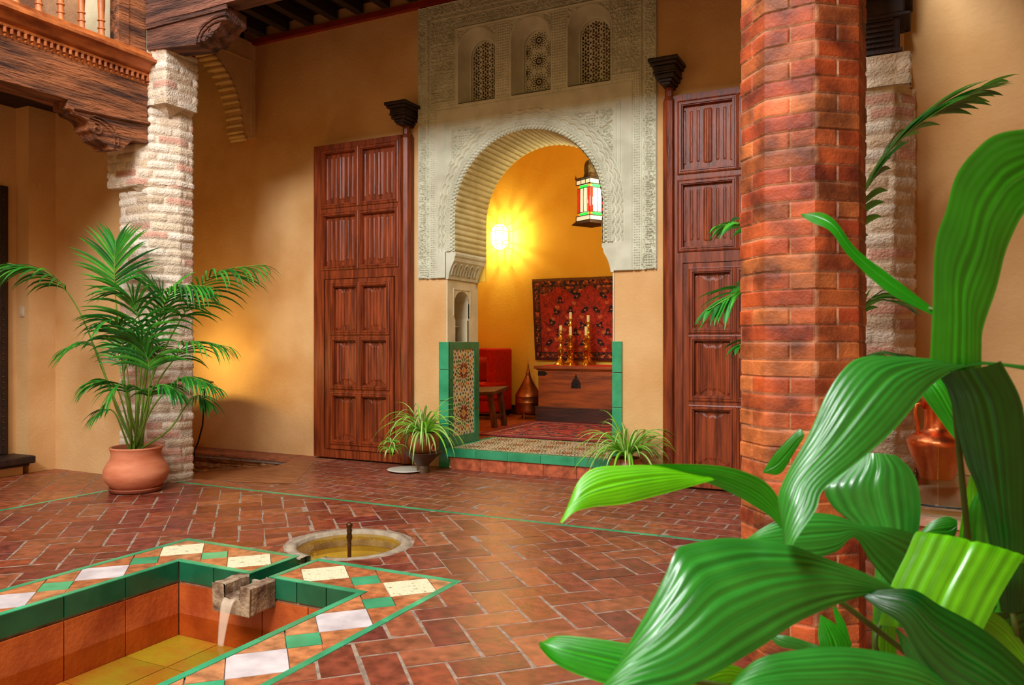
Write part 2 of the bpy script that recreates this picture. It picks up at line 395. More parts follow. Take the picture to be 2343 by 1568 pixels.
# ================================================================ POOL
pool = thing('sunken_pool', 'sunken courtyard pool with green glazed edging and a checked marble border', 'pool', (-2.82, 1.8, 0))
bd = MB(); base = MB()
regs = [rect(PXL+.036, CH0-.03, IYT+.036, PYT-.036), rect(CH1+.03, PXR-.036, IYT+.036, PYT-.036),
        rect(PXL+.036, IXL-.036, PYB, IYT+.036), rect(IXR+.036, PXR-.036, PYB, IYT+.036)]
for r0 in ((PXL, IXL-.013, PYB, PYT), (IXR+.013, PXR, PYB, PYT), (IXL-.013, CH0-.013, IYT+.013, PYT), (CH1+.013, IXR+.013, IYT+.013, PYT)): base.box(*r0, -.035, -.009)
whites, greens = [], []
for k in range(6):
    whites += [(-2.065, 3.08-.4865*k, k), (-3.57, 3.08-.4865*k, k)]
    if k < 5: greens += [(-2.065, 3.08-.4865*(k+.5)), (-3.57, 3.08-.4865*(k+.5))]
whites += [(-2.565, 3.075, 7), (-3.07, 3.075, 7)]; greens += [(-2.315, 3.075), (-3.32, 3.075)]
def diam(c, r): return [(c[0]-r, c[1]), (c[0], c[1]-r), (c[0]+r, c[1]), (c[0], c[1]+r)]
INL = []; tmL = MB(); tmR = MB()
wd = [diam(c, .152) for c in whites]; gd = [diam(c, .092) for c in greens]
for r in regs:
    for c, q in zip(whites, wd):
        p = clip_convex(q, r)
        if p:
            wq = MB(); tile(wq, p, z=0, h=.006, ins=.0015, jit=.0003)
            if wq.f: INL.append((wq, 'cream_stone_square' if c[1] > 3 else 'marble_square', M_TRAV if c[1] > 3 else M_MARBLE))
    for q in gd:
        p = clip_convex(q, r)
        if p:
            k = random.uniform(.9, 1.3); wq = MB(); tile(wq, p, h=.006, ins=.0015, col=(k, k, k), jit=.0003)
            if wq.f: INL.append((wq, 'green_square', M_GREEN))
    pieces = [r]
    for q in wd+gd:
        pieces = [s2 for s1 in pieces for s2 in subtract(s1, [(q[0][0]-.003, q[0][1]), (q[1][0], q[1][1]-.003), (q[2][0]+.003, q[2][1]), (q[3][0], q[3][1]+.003)])]
    for p in pieces:
        k = random.uniform(.9, 1.15); b = random.choice([rgb(186, 118, 72), rgb(176, 104, 62), rgb(190, 128, 84)])
        tile(tmL if p[0][0] < -2.835 else tmR, p, h=.006, ins=.0012, col=tuple(c*k for c in b), jit=.0003)
base.build('border_bed', M_MORTAR, pool)
tmL.build('terracotta_border', M_TILE, pool); tmR.build('terracotta_border', M_TILE, pool)
for wq, nm_, mm_ in INL: wq.build(nm_, mm_, pool)
ge = MB()
green_strip(ge, PXL, CH0-.03, PYT-.035, PYT, .002); green_strip(ge, CH1+.03, PXR, PYT-.035, PYT, .002)
green_strip(ge, PXL, PXL+.035, PYB, PYT-.035, .002); green_strip(ge, PXR-.035, PXR, PYB, PYT-.035, .002)
green_strip(ge, IXL-.035, CH0-.03, IYT, IYT+.035, .002, .21); green_strip(ge, CH1+.03, IXR+.035, IYT, IYT+.035, .002, .21)
green_strip(ge, IXL-.035, IXL, IYB, IYT, .002, .3); green_strip(ge, IXR, IXR+.035, IYB, IYT, .002, .3)
green_strip(ge, CH0-.03, CH0, IYT, PYT+.0, .002); green_strip(ge, CH1, CH1+.03, IYT, PYT+.0, .002)
ge.build('green_edging', M_GREEN, pool, bevel=.0015)
gw = MB()
def wall_tiles(mb, axis, c, a0, a1, z0, z1, step, cols, t=.012, gap=.003):
    n = max(1, round((a1-a0)/step))
    for i in range(n):
        a = a0+(a1-a0)*i/n+gap; b = a0+(a1-a0)*(i+1)/n-gap; k = random.uniform(.85, 1.15); col = tuple(x*k for x in cols)
        if axis == 'x': mb.box(a, b, min(c, c+t), max(c, c+t), z0, z1, col)
        else: mb.box(min(c, c+t), max(c, c+t), a, b, z0, z1, col)
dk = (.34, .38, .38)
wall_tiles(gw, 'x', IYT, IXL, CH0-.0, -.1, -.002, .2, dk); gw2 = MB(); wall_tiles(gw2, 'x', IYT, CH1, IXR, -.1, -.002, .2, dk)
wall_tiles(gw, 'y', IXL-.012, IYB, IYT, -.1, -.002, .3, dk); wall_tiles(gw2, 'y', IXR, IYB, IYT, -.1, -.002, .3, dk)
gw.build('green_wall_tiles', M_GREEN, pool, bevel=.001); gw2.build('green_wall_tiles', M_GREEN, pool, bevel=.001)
tw = MB()
wall_tiles(tw, 'x', IYT, IXL, IXR, -.46, -.115, .29, (1, 1, 1)); wall_tiles(tw, 'y', IXL-.012, IYB, IYT, -.46, -.115, .33, (1, 1, 1))
wall_tiles(tw, 'y', IXR, IYB, IYT, -.46, -.115, .33, (1, 1, 1)); wall_tiles(tw, 'x', IYB-.012, IXL, IXR, -.46, -.002, .29, (1, 1, 1))
tw.build('basin_wall_tiles', M_BASIN, pool, bevel=.001)
bk = MB(); bk.box(IXL-.03, IXR+.03, IYT+.012, IYT+.03, -.5, -.034); bk.box(IXL-.03, IXL-.012, IYB, IYT+.02, -.5, -.034); bk.box(IXR+.012, IXR+.03, IYB, IYT+.02, -.5, -.034)
bk.build('basin_backing', M_RIM, pool)
pf = MB()
for i in range(4):
    for j in range(7):
        x0 = IXL+.29*i; y0 = IYT-.32*(j+1); k = random.uniform(.85, 1.15)
        pf.box(x0+.003, x0+.287, y0+.003, y0+.317, -.48, -.385, (k, k, k))
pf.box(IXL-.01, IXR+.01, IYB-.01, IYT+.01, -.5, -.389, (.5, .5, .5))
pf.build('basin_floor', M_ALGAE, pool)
wa = MB(); wa.add([(IXL, IYB, -.27), (IXR, IYB, -.27), (IXR, IYT, -.27), (IXL, IYT, -.27)], [(0, 1, 2, 3)])
wa.build('water', M_WATER, pool)
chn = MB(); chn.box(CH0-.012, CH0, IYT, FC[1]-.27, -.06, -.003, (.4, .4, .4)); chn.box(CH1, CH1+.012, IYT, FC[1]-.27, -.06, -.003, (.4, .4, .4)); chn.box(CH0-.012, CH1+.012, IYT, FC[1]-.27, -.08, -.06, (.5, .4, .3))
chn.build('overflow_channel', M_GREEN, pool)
# stone spout
sp = MB()
pr = [(-2.965, -.14), (-2.73, -.14), (-2.725, -.002), (-2.785, .0), (-2.79, -.065), (-2.89, -.065), (-2.895, .0), (-2.97, -.004)]
ys = [2.735, 2.76, 2.80, 2.85, 2.90]
Pn = []
for y_ in ys:
    ex = .0 if y_ > 2.74 else .008
    Pn.append([(a+(a < -2.84)*ex-(a > -2.84)*ex+random.uniform(-.005, .005), y_+random.uniform(-.004, .004), b+random.uniform(-.005, .003)) for a, b in pr+pr[:1]])
    Pn[-1][-1] = Pn[-1][0]
sp.grid(np.array(Pn)); sp.plate_caps([pr], lambda a, b, d: (a, d, b), (2.735, 2.90))
o = sp.build('stone_spout', M_STONE); tag(o, 'weathered stone water spout jutting from the pool wall', 'spout')
md = o.modifiers.new('bevel', 'BEVEL'); md.width = .006; md.limit_method = 'ANGLE'
ws = MB(); g_ = []
for i in range(14):
    t_ = i/13; g_.append([(-2.885+.075*k*(1-.55*t_)+.02*t_, 2.728-.055*t_**.5, -.066-.205*t_+.003*math.sin(9*k)) for k in np.linspace(0, 1, 7)])
ws.grid(np.array(g_)); o = ws.build('water_stream', mat('falling_water', rgb(240, 222, 196), rough=.1, alpha=.28), smooth=True, solid=.004); tag(o, 'thin stream of water falling from the stone spout', 'water')
# round fountain
rf = thing('round_fountain', 'small round floor fountain with a cement rim and bronze nozzle', 'fountain', (FC[0], FC[1], 0))
rm = MB(); n = 64; vs = []
for k in range(n):
    a = 2*PI*k/n; w = .352+.014*math.sin(3*a+1)+.010*math.sin(7*a)
    vs += [(FC[0]+.293*math.cos(a), FC[1]+.293*math.sin(a), -.09), (FC[0]+.297*math.cos(a), FC[1]+.297*math.sin(a), -.001), (FC[0]+(.32)*math.cos(a), FC[1]+.32*math.sin(a), .002), (FC[0]+w*math.cos(a), FC[1]+w*math.sin(a), -.002), (FC[0]+w*math.cos(a), FC[1]+w*math.sin(a), -.01)]
fs = [(k*5+i, ((k+1) % n)*5+i, ((k+1) % n)*5+i+1, k*5+i+1) for k in range(n) for i in range(4) if not (i < 4 and 44 < k < 51 and i != 9 and abs(math.cos(2*PI*k/n)) < .19)]
rm.add(vs, fs); rm.build('rim', M_RIM, rf, smooth=True)
q = MB(); q.lathe([(.29, -.12), (.25, -.13), (0, -.13)], (FC[0], FC[1], 0), 48); q.lathe([(.295, -.14), (.295, -.02)], (FC[0], FC[1], 0), 48); q.f = [f for f in q.f if len(f) == 4 or len(set(f)) < 40]
q.c = q.c[:len(q.f)]; q.build('basin', M_FOUNT, rf)
q = MB(); q.add([(FC[0]+.293*math.cos(a*PI/24), FC[1]+.293*math.sin(a*PI/24), -.018) for a in range(48)], [tuple(range(48))]); q.build('water', M_WATER, rf)
q = MB(); q.lathe([(.011, -.13), (.011, -.02), (.012, -.01), (.011, .01), (.017, .035), (.013, .06), (.016, .075), (.012, .085), (.018, .1), (.018, .112), (.008, .118), (0, .118)], (FC[0], FC[1], 0), 20)
q.build('nozzle', M_BRONZE, rf, smooth=True)
# ================================================================ WALLS
AX = -2.935; JL, JR = -3.745, -2.125; AR = .715; AZ = 2.30
def arch_outline(r, z0, cx=AX, cz=AZ, hw=None, n=28):
    hw = hw or r
    return [(cx-hw, z0)] + [(cx-r*math.cos(PI*k/n), cz+r*math.sin(PI*k/n)) for k in range(n+1)] + [(cx+hw, z0)]
def win_outline(cx, hw, z0, zs, n=16):
    return [(cx-hw, z0)] + [(cx-hw*math.cos(PI*k/n), zs+hw*math.sin(PI*k/n)) for k in range(n+1)] + [(cx+hw, z0)]
WX_ = [-3.42, -2.88, -2.342]
hole = [(JL, .0), (JL, 1.95)] + arch_outline(.80, 1.95)[0:0] + [(AX-.80*math.cos(PI*k/28), AZ+.80*math.sin(PI*k/28)) for k in range(29)] + [(JR, 1.95), (JR, .0)]
wb = MB()
wb.plate([(-8.0, 0), (JL, 0), (JL, 1.15), (JL-.2, 1.15), (JL-.2, 1.7), (JL, 1.7)] + hole[1:-1] + [(JR, 0), (1.7, 0), (1.7, 4.6), (-8.0, 4.6)], [win_outline(x, .196, 3.31, 3.80) for x in WX_], XZ, 6.2, 6.76)
# niche in the left jamb: cut by replacing jamb with its own lining panel
wb.box(JL-.2, JL, 6.2, 6.3, 1.15, 1.7); wb.box(JL-.2, JL, 6.63, 6.76, 1.15, 1.7)
struct('wall_back', wb, M_OCHRE)
jm = MB()
nich = [(6.33, 1.155), (6.33, 1.36), (6.315, 1.38), (6.315, 1.52)] + [(6.455-.14*math.cos(PI*k/14), 1.52+.115*math.sin(PI*k/14)) for k in range(1, 14)] + [(6.595, 1.52), (6.595, 1.38), (6.58, 1.36), (6.58, 1.155)]
jm.plate([(6.19, .0), (6.77, .0), (6.77, 1.76), (6.19, 1.76)], [nich], YZ, JL, JL+.012)
jm.box(JR-.012, JR, 6.19, 6.77, 0, 1.76)
struct('trim_5', jm, M_CREAM)
w = MB(); w.box(-8.2, -5.7, 4.535, 4.7, -.02, 3.3); w.box(-8.2, -8.0, 4.7, 6.3, -.3, 4.6); struct('wall_left', w, M_OCHRE)
w = MB(); w.box(-7.3, -6.89, 4.29, 4.54, -.01, 3.3); w.box(-7.4, -7.07, -1.6, 4.29, -.01, 3.3); struct('wall_left', w, M_OCHRE)
w = MB(); w.box(.02, 2.2, 4.60, 4.8, -.01, 4.6); w.box(2.0, 2.2, -1.6, 4.6, -.01, 4.6); w.box(1.5, 1.7, 4.8, 6.25, -.01, 4.6); struct('wall_right', w, M_OCHRE)
# inner room
IZ = .185
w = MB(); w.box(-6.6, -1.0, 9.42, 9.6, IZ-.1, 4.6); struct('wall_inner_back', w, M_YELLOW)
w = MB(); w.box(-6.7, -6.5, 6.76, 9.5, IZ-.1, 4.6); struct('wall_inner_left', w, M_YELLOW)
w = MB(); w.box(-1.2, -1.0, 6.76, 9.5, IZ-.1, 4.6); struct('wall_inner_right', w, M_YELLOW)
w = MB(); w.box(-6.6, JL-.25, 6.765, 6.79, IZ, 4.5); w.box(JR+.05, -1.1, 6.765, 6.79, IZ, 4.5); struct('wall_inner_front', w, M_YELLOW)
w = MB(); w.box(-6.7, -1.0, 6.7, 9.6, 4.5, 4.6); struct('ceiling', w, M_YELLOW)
fl = MB()
fl.box(-6.6, -1.1, 6.76, 9.5, IZ-.12, IZ-.006, rgb(110, 70, 50))
for i in range(20):
    for j in range(10):
        x0 = -6.55+.275*i; y0 = 7.06+.275*j
        if y0 < 9.4: tile(fl, rect(x0+.004, x0+.271, y0+.004, y0+.271), z=IZ, col=tuple(c*random.uniform(.9, 1.1) for c in rgb(196, 96, 40)))
struct('floor', fl, M_TILE)
w = MB(); w.box(-6.5, -1.2, 9.395, 9.42, IZ, IZ+.13); struct('baseboard_inner', w, M_WOODBASE)
# threshold step
st = thing('threshold_step', 'doorway step with green tiled nosing and star mosaic top under the arch', 'step', (-2.93, 6.4, 0))
r_ = MB(); wall_tiles(r_, 'x', 6.125, JL+.08, JR-.0, 0, .112, .3, rgb(206, 108, 72), t=.02, gap=.002); r_.box(JL+.08, JR, 6.14, 7.08, -.01, .11, rgb(150, 84, 60)); r_.build('riser', M_TILE, st, bevel=.002)
r_ = MB(); wall_tiles(r_, 'x', 6.105, JL+.04, JR-.0, .112, IZ+.002, .29, (1, 1, 1), t=.03, gap=.001); green_strip(r_, JL+.04, JR, 6.105, 6.18, IZ+.001, .29); green_strip(r_, JL, JL+.06, 6.18, 7.06, IZ+.001, .29); green_strip(r_, JL, JR, 7.06, 7.1, IZ+.001, .29)
r_.build('green_nosing', M_GREEN, st, bevel=.003)
CR_, OR_, RD_, GR_, BL_ = rgb(214, 204, 168), rgb(204, 116, 34), rgb(120, 36, 16), rgb(70, 112, 60), rgb(58, 72, 120)
def zkite(mb, M_, cx, cy, ang, l0, l1, wd, col, h=.0015, square=False):
    ca, sa = math.cos(ang), math.sin(ang); m = (l0+l1)/2
    pts = [(l0, 0), (l0+(m-l0)*.5, wd*.8), (m+(l1-m)*.2, wd), (l1, 0), (m+(l1-m)*.2, -wd), (l0+(m-l0)*.5, -wd*.8)]
    if square: pts = [(l0, wd), (l1, wd), (l1, -wd), (l0, -wd)]
    pts = [(cx+a*ca-b*sa, cy+a*sa+b*ca) for a, b in pts]
    pc = (sum(p[0] for p in pts)/len(pts), sum(p[1] for p in pts)/len(pts))
    if not M_[1](*pc): return
    for _ in range(6):
        if all(M_[1](x, y) for x, y in pts): break
        pts = [(x, y) if M_[1](x, y) else (x+(pc[0]-x)*.3, y+(pc[1]-y)*.3) for x, y in pts]
    mb.add([M_[0](x, y, h) for x, y in pts], [tuple(range(len(pts)))], col)
def zstar(mb, M_, cx, cy, s, ws=.9):
    zk = lambda mb, M_, cx, cy, a, l0, l1, wd, col: zkite(mb, M_, cx, cy, a, l0, l0+(l1-l0)*ws, wd*ws, col)
    n = 16
    mb.add([M_[0](cx+.045*s*math.cos(k*PI/6), cy+.055*s*math.sin(k*PI/6), .0015) for k in range(12)], [tuple(range(12))], OR_)
    for k in range(n):
        a = 2*PI*k/n
        zk(mb, M_, cx, cy, a, .065*s, .245*s, .027*s, RD_ if k % 4 else OR_)
        zk(mb, M_, cx, cy, a+PI/n, .205*s, .30*s, .028*s, GR_)
        zk(mb, M_, cx, cy, a, .262*s, .36*s, .034*s, OR_ if k % 2 else GR_)
        zk(mb, M_, cx, cy, a+PI/n, .32*s, .41*s, .036*s, [GR_, OR_, RD_][k % 3])
    for k in range(24):
        a = 2*PI*k/24+.06
        zk(mb, M_, cx, cy, a, .415*s, .49*s, .036*s, [BL_, GR_, OR_][k % 3])
    for k in range(32):
        a = 2*PI*k/32
        zk(mb, M_, cx, cy, a, .50*s, .565*s, .034*s, [GR_, OR_, RD_, BL_][k % 4])
        zk(mb, M_, cx, cy, a+.07, .575*s, .64*s, .036*s, [OR_, BL_, GR_][k % 3])
        zk(mb, M_, cx, cy, a, .65*s, .71*s, .036*s, [BL_, RD_, GR_][k % 3])
z_ = MB(); tx0, tx1, ty0, ty1 = JL+.06, JR-.01, 6.18, 7.06
z_.box(tx0, tx1, ty0, ty1, IZ-.01, IZ, CR_)
nxs, nys = 5, 3; sx = (tx1-tx0)/nxs; sy = (ty1-ty0)/nys
for i in range(nxs):
    for j in range(nys):
        cx = tx0+sx*(i+.5); cy = ty0+sy*(j+.5)
        Mf = (lambda x, y, h: (x, y, IZ+h), lambda x, y, cx=cx, cy=cy: abs(x-cx) < sx/2-.001 and abs(y-cy) < sy/2-.001)
        zstar(z_, Mf, cx, cy, .32, .74)
z_.build('star_mosaic', M_ZEL, st)
# tile dado in the jamb
dd = thing('tile_dado', 'tall star mosaic dado framed in green tiles on the left jamb', 'tile panel', (JL, 6.45, IZ))
gq = MB()
def gbox(*a):
    k = random.uniform(.5, .7); gq.box(*a, (k, k, k))
for (a0, a1, b0, b1) in [(6.185, 6.27, IZ, .46), (6.185, 6.27, .463, .8), (6.185, 6.27, .803, 1.155), (6.675, 6.77, IZ, .5), (6.675, 6.77, .503, .86), (6.675, 6.77, .863, 1.155), (6.27, 6.675, 1.085, 1.155), (6.27, 6.675, IZ, .275)]:
    gbox(JL+.012, JL+.028, a0+.001, a1-.001, b0+.001, b1-.001)
k = 1.15
for b0, b1 in [(.0, .262), (.265, .61), (.613, .9), (.903, 1.155)]: gq.box(JL-.075, JL+.028, 6.178, 6.2, b0+.001, b1-.001, (k, k, k))
gq.build('green_border', M_GREEN, dd, bevel=.002)
zq = MB(); zq.box(JL+.012, JL+.02, 6.27, 6.675, .275, 1.085, CR_)
for j in range(2):
    cz = .275+.405*(j+.5)
    Mf = (lambda x, y, h: (JL+.02+h, x, y), lambda x, y, cz=cz: abs(x-6.4725) < .2 and abs(y-cz) < .201)
    zstar(zq, Mf, 6.4725, cz, .43)
zq.build('star_mosaic', M_ZEL, dd)
ds = thing('green_tile_strip', 'vertical strip of green glazed tiles on the right side of the archway', 'tile trim', (JR, 6.19, .0))
gq = MB()
for b0, b1 in [(.0, .3), (.303, .61), (.613, .9), (.903, 1.16)]: gq.box(JR-.014, JR+.07, 6.178, 6.21, b0+.001, b1-.001, (1.1, 1.1, 1.1))
gq.build('tile_facing', M_GREEN, ds, bevel=.002)
# niche lining, shelf and jug
nc = thing('wall_niche', 'small arched niche with ribbed plaster lining above the mosaic dado', 'niche', (JL-.1, 6.455, 1.155))
q = MB(); n = len(nich)
g_ = []
for i, (a, b) in enumerate(nich):
    rr = .006*(i % 2) if 5 < i < 16 else 0
    g_.append([(JL+.0125, a, b), (JL-.06, a, b-rr), (JL-.19, a, b-rr)])
q.grid(np.array(g_)); q.plate_caps([nich], YZ, (JL-.19,)); q.box(JL-.2, JL+.0, 6.33, 6.58, 1.15, 1.157)
fr_o = [(6.29, 1.40), (6.29, 1.66), (6.62, 1.66), (6.62, 1.40), (6.605, 1.40), (6.605, 1.645), (6.305, 1.645), (6.305, 1.40)]
q.prism(fr_o, YZ, JL+.011, JL+.017)
q.build('lining', M_CREAM, nc)
q = MB(); q.box(JL-.18, JL-.08, 6.335, 6.56, 1.30, 1.308); q.build('glass_shelf', M_MARBLE, nc)
q = MB(); q.lathe([(.02, 0), (.028, .03), (.03, .07), (.015, .12), (.02, .135)], (JL-.11, 6.50, 1.157), 16); o = q.build('niche_jug', M_BRONZE, smooth=True)
tag(o, 'tiny dark bronze jug standing in the wall niche', 'jug')
# ================================================================ STUCCO PORTAL
sp_ = thing('stucco_portal', 'carved ivory stucco arch surround with inscription bands and three windows', 'arch surround', (AX, 6.2, 1.74))
res = .0037
X0, X1, Z0, Z1 = -4.045, -1.762, 1.742, 4.275
nx = int((X1-X0)/res); nz = int((Z1-Z0)/res)
xs = np.linspace(X0, X1, nx+1); zs = np.linspace(Z0, Z1, nz+1)
X_, Z_ = np.meshgrid(xs, zs, indexing='ij'); mid = (X0+X1)/2
sx_ = np.abs(X_-mid)
BW = .125
def ridge(f, w): return 1-sstep(w*.55, w, np.abs(f))
def script_band(t, s, k=0):
    """carved lettering: t metres along the band, s 0..1 across"""
    tj = t+.012*(vnoise(t*30, s*2, k)-.5)
    cell = np.floor(tj/.018); ph = tj/.018-cell
    hh = vnoise(cell*3.7+.5, cell*0+1.3, k+1)
    up = (np.abs(ph-.5) < .22) & (s > .16) & (s < .35+.6*hh)
    basel = ridge(s-.24-.05*np.sin(t*90), .10)
    tw = ridge(fbm(t*36+3, s*4.6, k+2, 2)-.5, .075)
    loops = ridge(np.abs(np.hypot(np.modf(t/.06)[0]*.06-.03, (s-.62)*BW)-.017)-.0, .006)*(vnoise(np.floor(t/.06)*5.1, t*0, k+3) > .45)
    top = ridge(s-.84-.03*np.sin(t*130), .06)*(vnoise(t*40, s*0, k+4) > .4)
    return np.clip(np.maximum.reduce([up.astype(float), basel, tw, loops, top]), 0, 1)*((s > .1) & (s < .92))
def arabesque(x, z, k=0, p=.19):
    u = np.abs(np.modf(np.abs(x)/p)[0]-.5)*p; w = np.abs(np.modf(np.abs(z)/p)[0]-.5)*p
    r = np.hypot(u, w); a = np.arctan2(w, u)
    f1 = ridge(np.sin(r*120+2.2*np.sin(a*4)+3*vnoise(x*20, z*20, k)), .5)
    f2 = ridge(fbm(u*48+5*k, w*48, k+1, 2)-.5, .07)
    f3 = ridge(np.sin((u+w)*100)*.5+np.sin((u-w)*85)*.5, .22)
    return np.clip(np.maximum(f1*.8, f2)*.8+.35*f3, 0, 1)
def lace(x, z, p=.024):
    u = np.modf(np.abs(x)/p+50)[0]-.5; row = np.floor(np.abs(z)/p); w = np.modf(np.abs(z)/p)[0]-.5
    return sstep(.22, .34, np.hypot(u+.0, w))
H = np.zeros_like(X_)
Sx = (X1-X0)/2-sx_       # distance from side edge
Sz = Z1-Z_
# inscription band on sides and top
dep = .022
band = (Sx < BW) | (Sz < BW)
s_side = Sx/BW; s_top = Sz/BW
side = Sx < Sz
Hs = script_band(Z_, 1-s_side, 0); Ht = script_band(X_+9, 1-s_top, 3)
hb = np.where(side, Hs, Ht)
H = np.where(band, -dep*(1-hb), H)
dist = np.minimum(Sx, Sz)
H = np.where((dist < .010), .002, H)
# medallions (bottom of side bands and the top corners)
for (mx, mz) in [(X0+.0625, Z0+.075), (X1-.0625, Z0+.075), (X0+.0625, Z1-.0625), (X1-.0625, Z1-.0625)]:
    d = np.hypot(X_-mx, Z_-mz); inside = d < .066
    g = np.maximum.reduce([ridge(d-.055, .008), ridge(d-.066, .004), ridge(np.modf(np.abs(X_-mx)/.022)[0]-.5, .22)*(d < .046), ridge(np.modf(np.abs(Z_-mz)/.022)[0]-.5, .22)*(d < .046)])
    H = np.where(inside, -dep*(1-g), H)
# lines beside the band
def vline(H, c, w=.004, dpt=.012): return np.where(np.abs(Sx-c) < w, -dpt, H)
inner = (Sx >= BW) & (Sz >= BW)
H = np.where(inner & (np.abs(Sx-.133) < .005), -.013, H)
H = np.where(inner & (np.abs(Sz-.133) < .005) , -.013, H)
# lower field: dotted band / plain band / moulding / spandrel
low = inner & (Z_ < 3.365)
lband = low & (((Sx > .14) & (Sx < .19) & (Z_ < 3.35)) | ((Z_ > 3.305) & (Sx > .14) & (Z_ < 3.355)))
H = np.where(lband, -.014*(1-np.maximum(lace(X_, Z_, .021), ridge(np.sin(Z_*55+X_*55), .5)*.8)), H)
for c_, zt in ((.195, 3.30), (.30, 3.165), (.316, 3.150), (.33, 3.135), (.372, 3.10)):
    on = low & (((np.abs(Sx-c_) < .0052) & (Z_ < zt)) | ((np.abs(Z_-zt) < .0052) & (Sx > c_)))
    H = np.where(on, -.013, H)
H = np.where(low & (Sx > .30) & (Sx < .372) & (Z_ < 3.15), H+.004, H)
# spandrel
R = np.hypot(X_-AX, np.maximum(Z_-AZ, 0)); TT = np.where(Z_ > AZ, np.arctan2(Z_-AZ, X_-AX)*AR, Z_-AZ)
TT = np.where((Z_ <= AZ) & (X_ < AX), PI*AR-(Z_-AZ), TT)
spn = low & (Sx > .376) & (Z_ < 3.095) & (R > .90) & (Z_ > 2.38)
rl = np.minimum(np.hypot(X_+3.545, Z_-2.985), np.hypot(X_+2.325, Z_-2.985))
swirl = ridge(np.sin(np.hypot(np.modf(np.abs(X_-AX)/.10)[0]*.10-.05, np.modf(Z_/.11)[0]*.11-.055)*190)+.7*np.sin(X_*50+Z_*40), .6)
leafy = np.maximum(swirl, ridge(fbm(np.abs(X_-AX)*30, Z_*30, 2, 2)-.5, .08))
H = np.where(spn, -.024*(1-leafy), H)
rose = np.maximum.reduce([ridge(rl-.085, .008), ridge(rl-.06, .006)*.9, lace(X_, Z_, .023)])
H = np.where(spn & (rl < .092), -.024*(1-rose)+.003, H)
# arch ring: lace strip then scalloped mouldings
ring = (R > .70) & (R < .80) & (Z_ > 1.985)
zig = np.maximum.reduce([ridge(np.sin(TT*95)*.02+(R-.745), .009), ridge(np.sin(TT*95+PI)*.02+(R-.745), .008), ridge(R-.795, .008), lace(TT+5, R, .015)*(R > .76)])
H = np.where(ring, -.019*(1-zig)+.006, H)
ring2 = (R >= .80) & (R < .895) & (Z_ > 1.985)
lobes = R-.018*np.abs(np.sin(TT*38))
H = np.where(ring2, .004-.018*(.5+.5*np.sin((lobes-.80)*150)), H)
H = np.where((R > .893) & (R < .903) & (Z_ > 1.985), -.012, H)
# impost end blocks stay plain
H = np.where((Z_ < 1.985) & (sx_ < .90), .0, H)
# upper field
up_ = inner & (Z_ > 3.365)
side_p = up_ & (Sx > .14) & (Sx < .395) & (Sz > .142)
H = np.where(side_p, -.022*(1-arabesque(X_, Z_, 1, .255)), H)
fz = up_ & (Sx > .41) & (Z_ > 4.02) & (Z_ < 4.125)
H = np.where(fz, -.017*(1-np.maximum(arabesque(X_, Z_-4.02, 3, .1), ridge(np.hypot(np.modf((X_+9)/.13)[0]*.13-.065, Z_-4.072)-.036, .006))), H)
H = np.where(up_ & (np.abs(Sx-.402) < .005), -.009, H)
H = np.where(up_ & (np.abs(Z_-4.012) < .005) & (Sx > .4), .006, H); H = np.where(up_ & (np.abs(Z_-4.132) < .004) & (Sx > .14), .003, H)
bp_ = up_ & (Z_ < 4.0) & (Sx > .41)
for cx_ in (-3.15, -2.611):
    H = np.where(bp_ & (np.abs(X_-cx_) < .066), -.017*(1-np.maximum(lace(X_*.8, Z_*.8, .019), ridge(np.sin(Z_*62)*.03+(X_-cx_), .008))), H)
    H = np.where(bp_ & (np.abs(np.abs(X_-cx_)-.07) < .004), -.008, H)
for cx_ in WX_:
    cor = bp_ & (np.abs(X_-cx_) < .19) & (Z_ > 3.82) & (Z_ < 3.99)
    H = np.where(cor, -.016*(1-leafy), H)
    rr = np.where(Z_ > 3.80, np.hypot(X_-cx_, Z_-3.80), np.abs(X_-cx_)); H = np.where((rr < .205) & (Z_ > 3.3) & (Z_ < 4.005), .0, H)
H += .0015*(fbm(X_*12, Z_*12, 5)-.5)
H[0, :] = H[-1, :] = -.029; H[:, 0] = H[:, -1] = -.029
Xc, Zc = (X_[:-1, :-1]+X_[1:, 1:])/2, (Z_[:-1, :-1]+Z_[1:, 1:])/2
Rc = np.where(Zc > AZ, np.hypot(Xc-AX, Zc-AZ), np.abs(Xc-AX))
keep = ~(((Rc < AR+.004*0) & (Zc > 1.985)) | ((Xc > JL) & (Xc < JR) & (Zc < 1.985)))
for cx_ in WX_:
    rr = np.where(Zc > 3.80, np.hypot(Xc-cx_, Zc-3.80), np.abs(Xc-cx_)); keep &= ~((rr < .19) & (Zc > 3.325))
q = MB(); q.grid(np.stack([X_, 6.170-H, Z_], -1), mask=keep); q.build('carved_face', M_STUCCO, sp_, smooth=True)
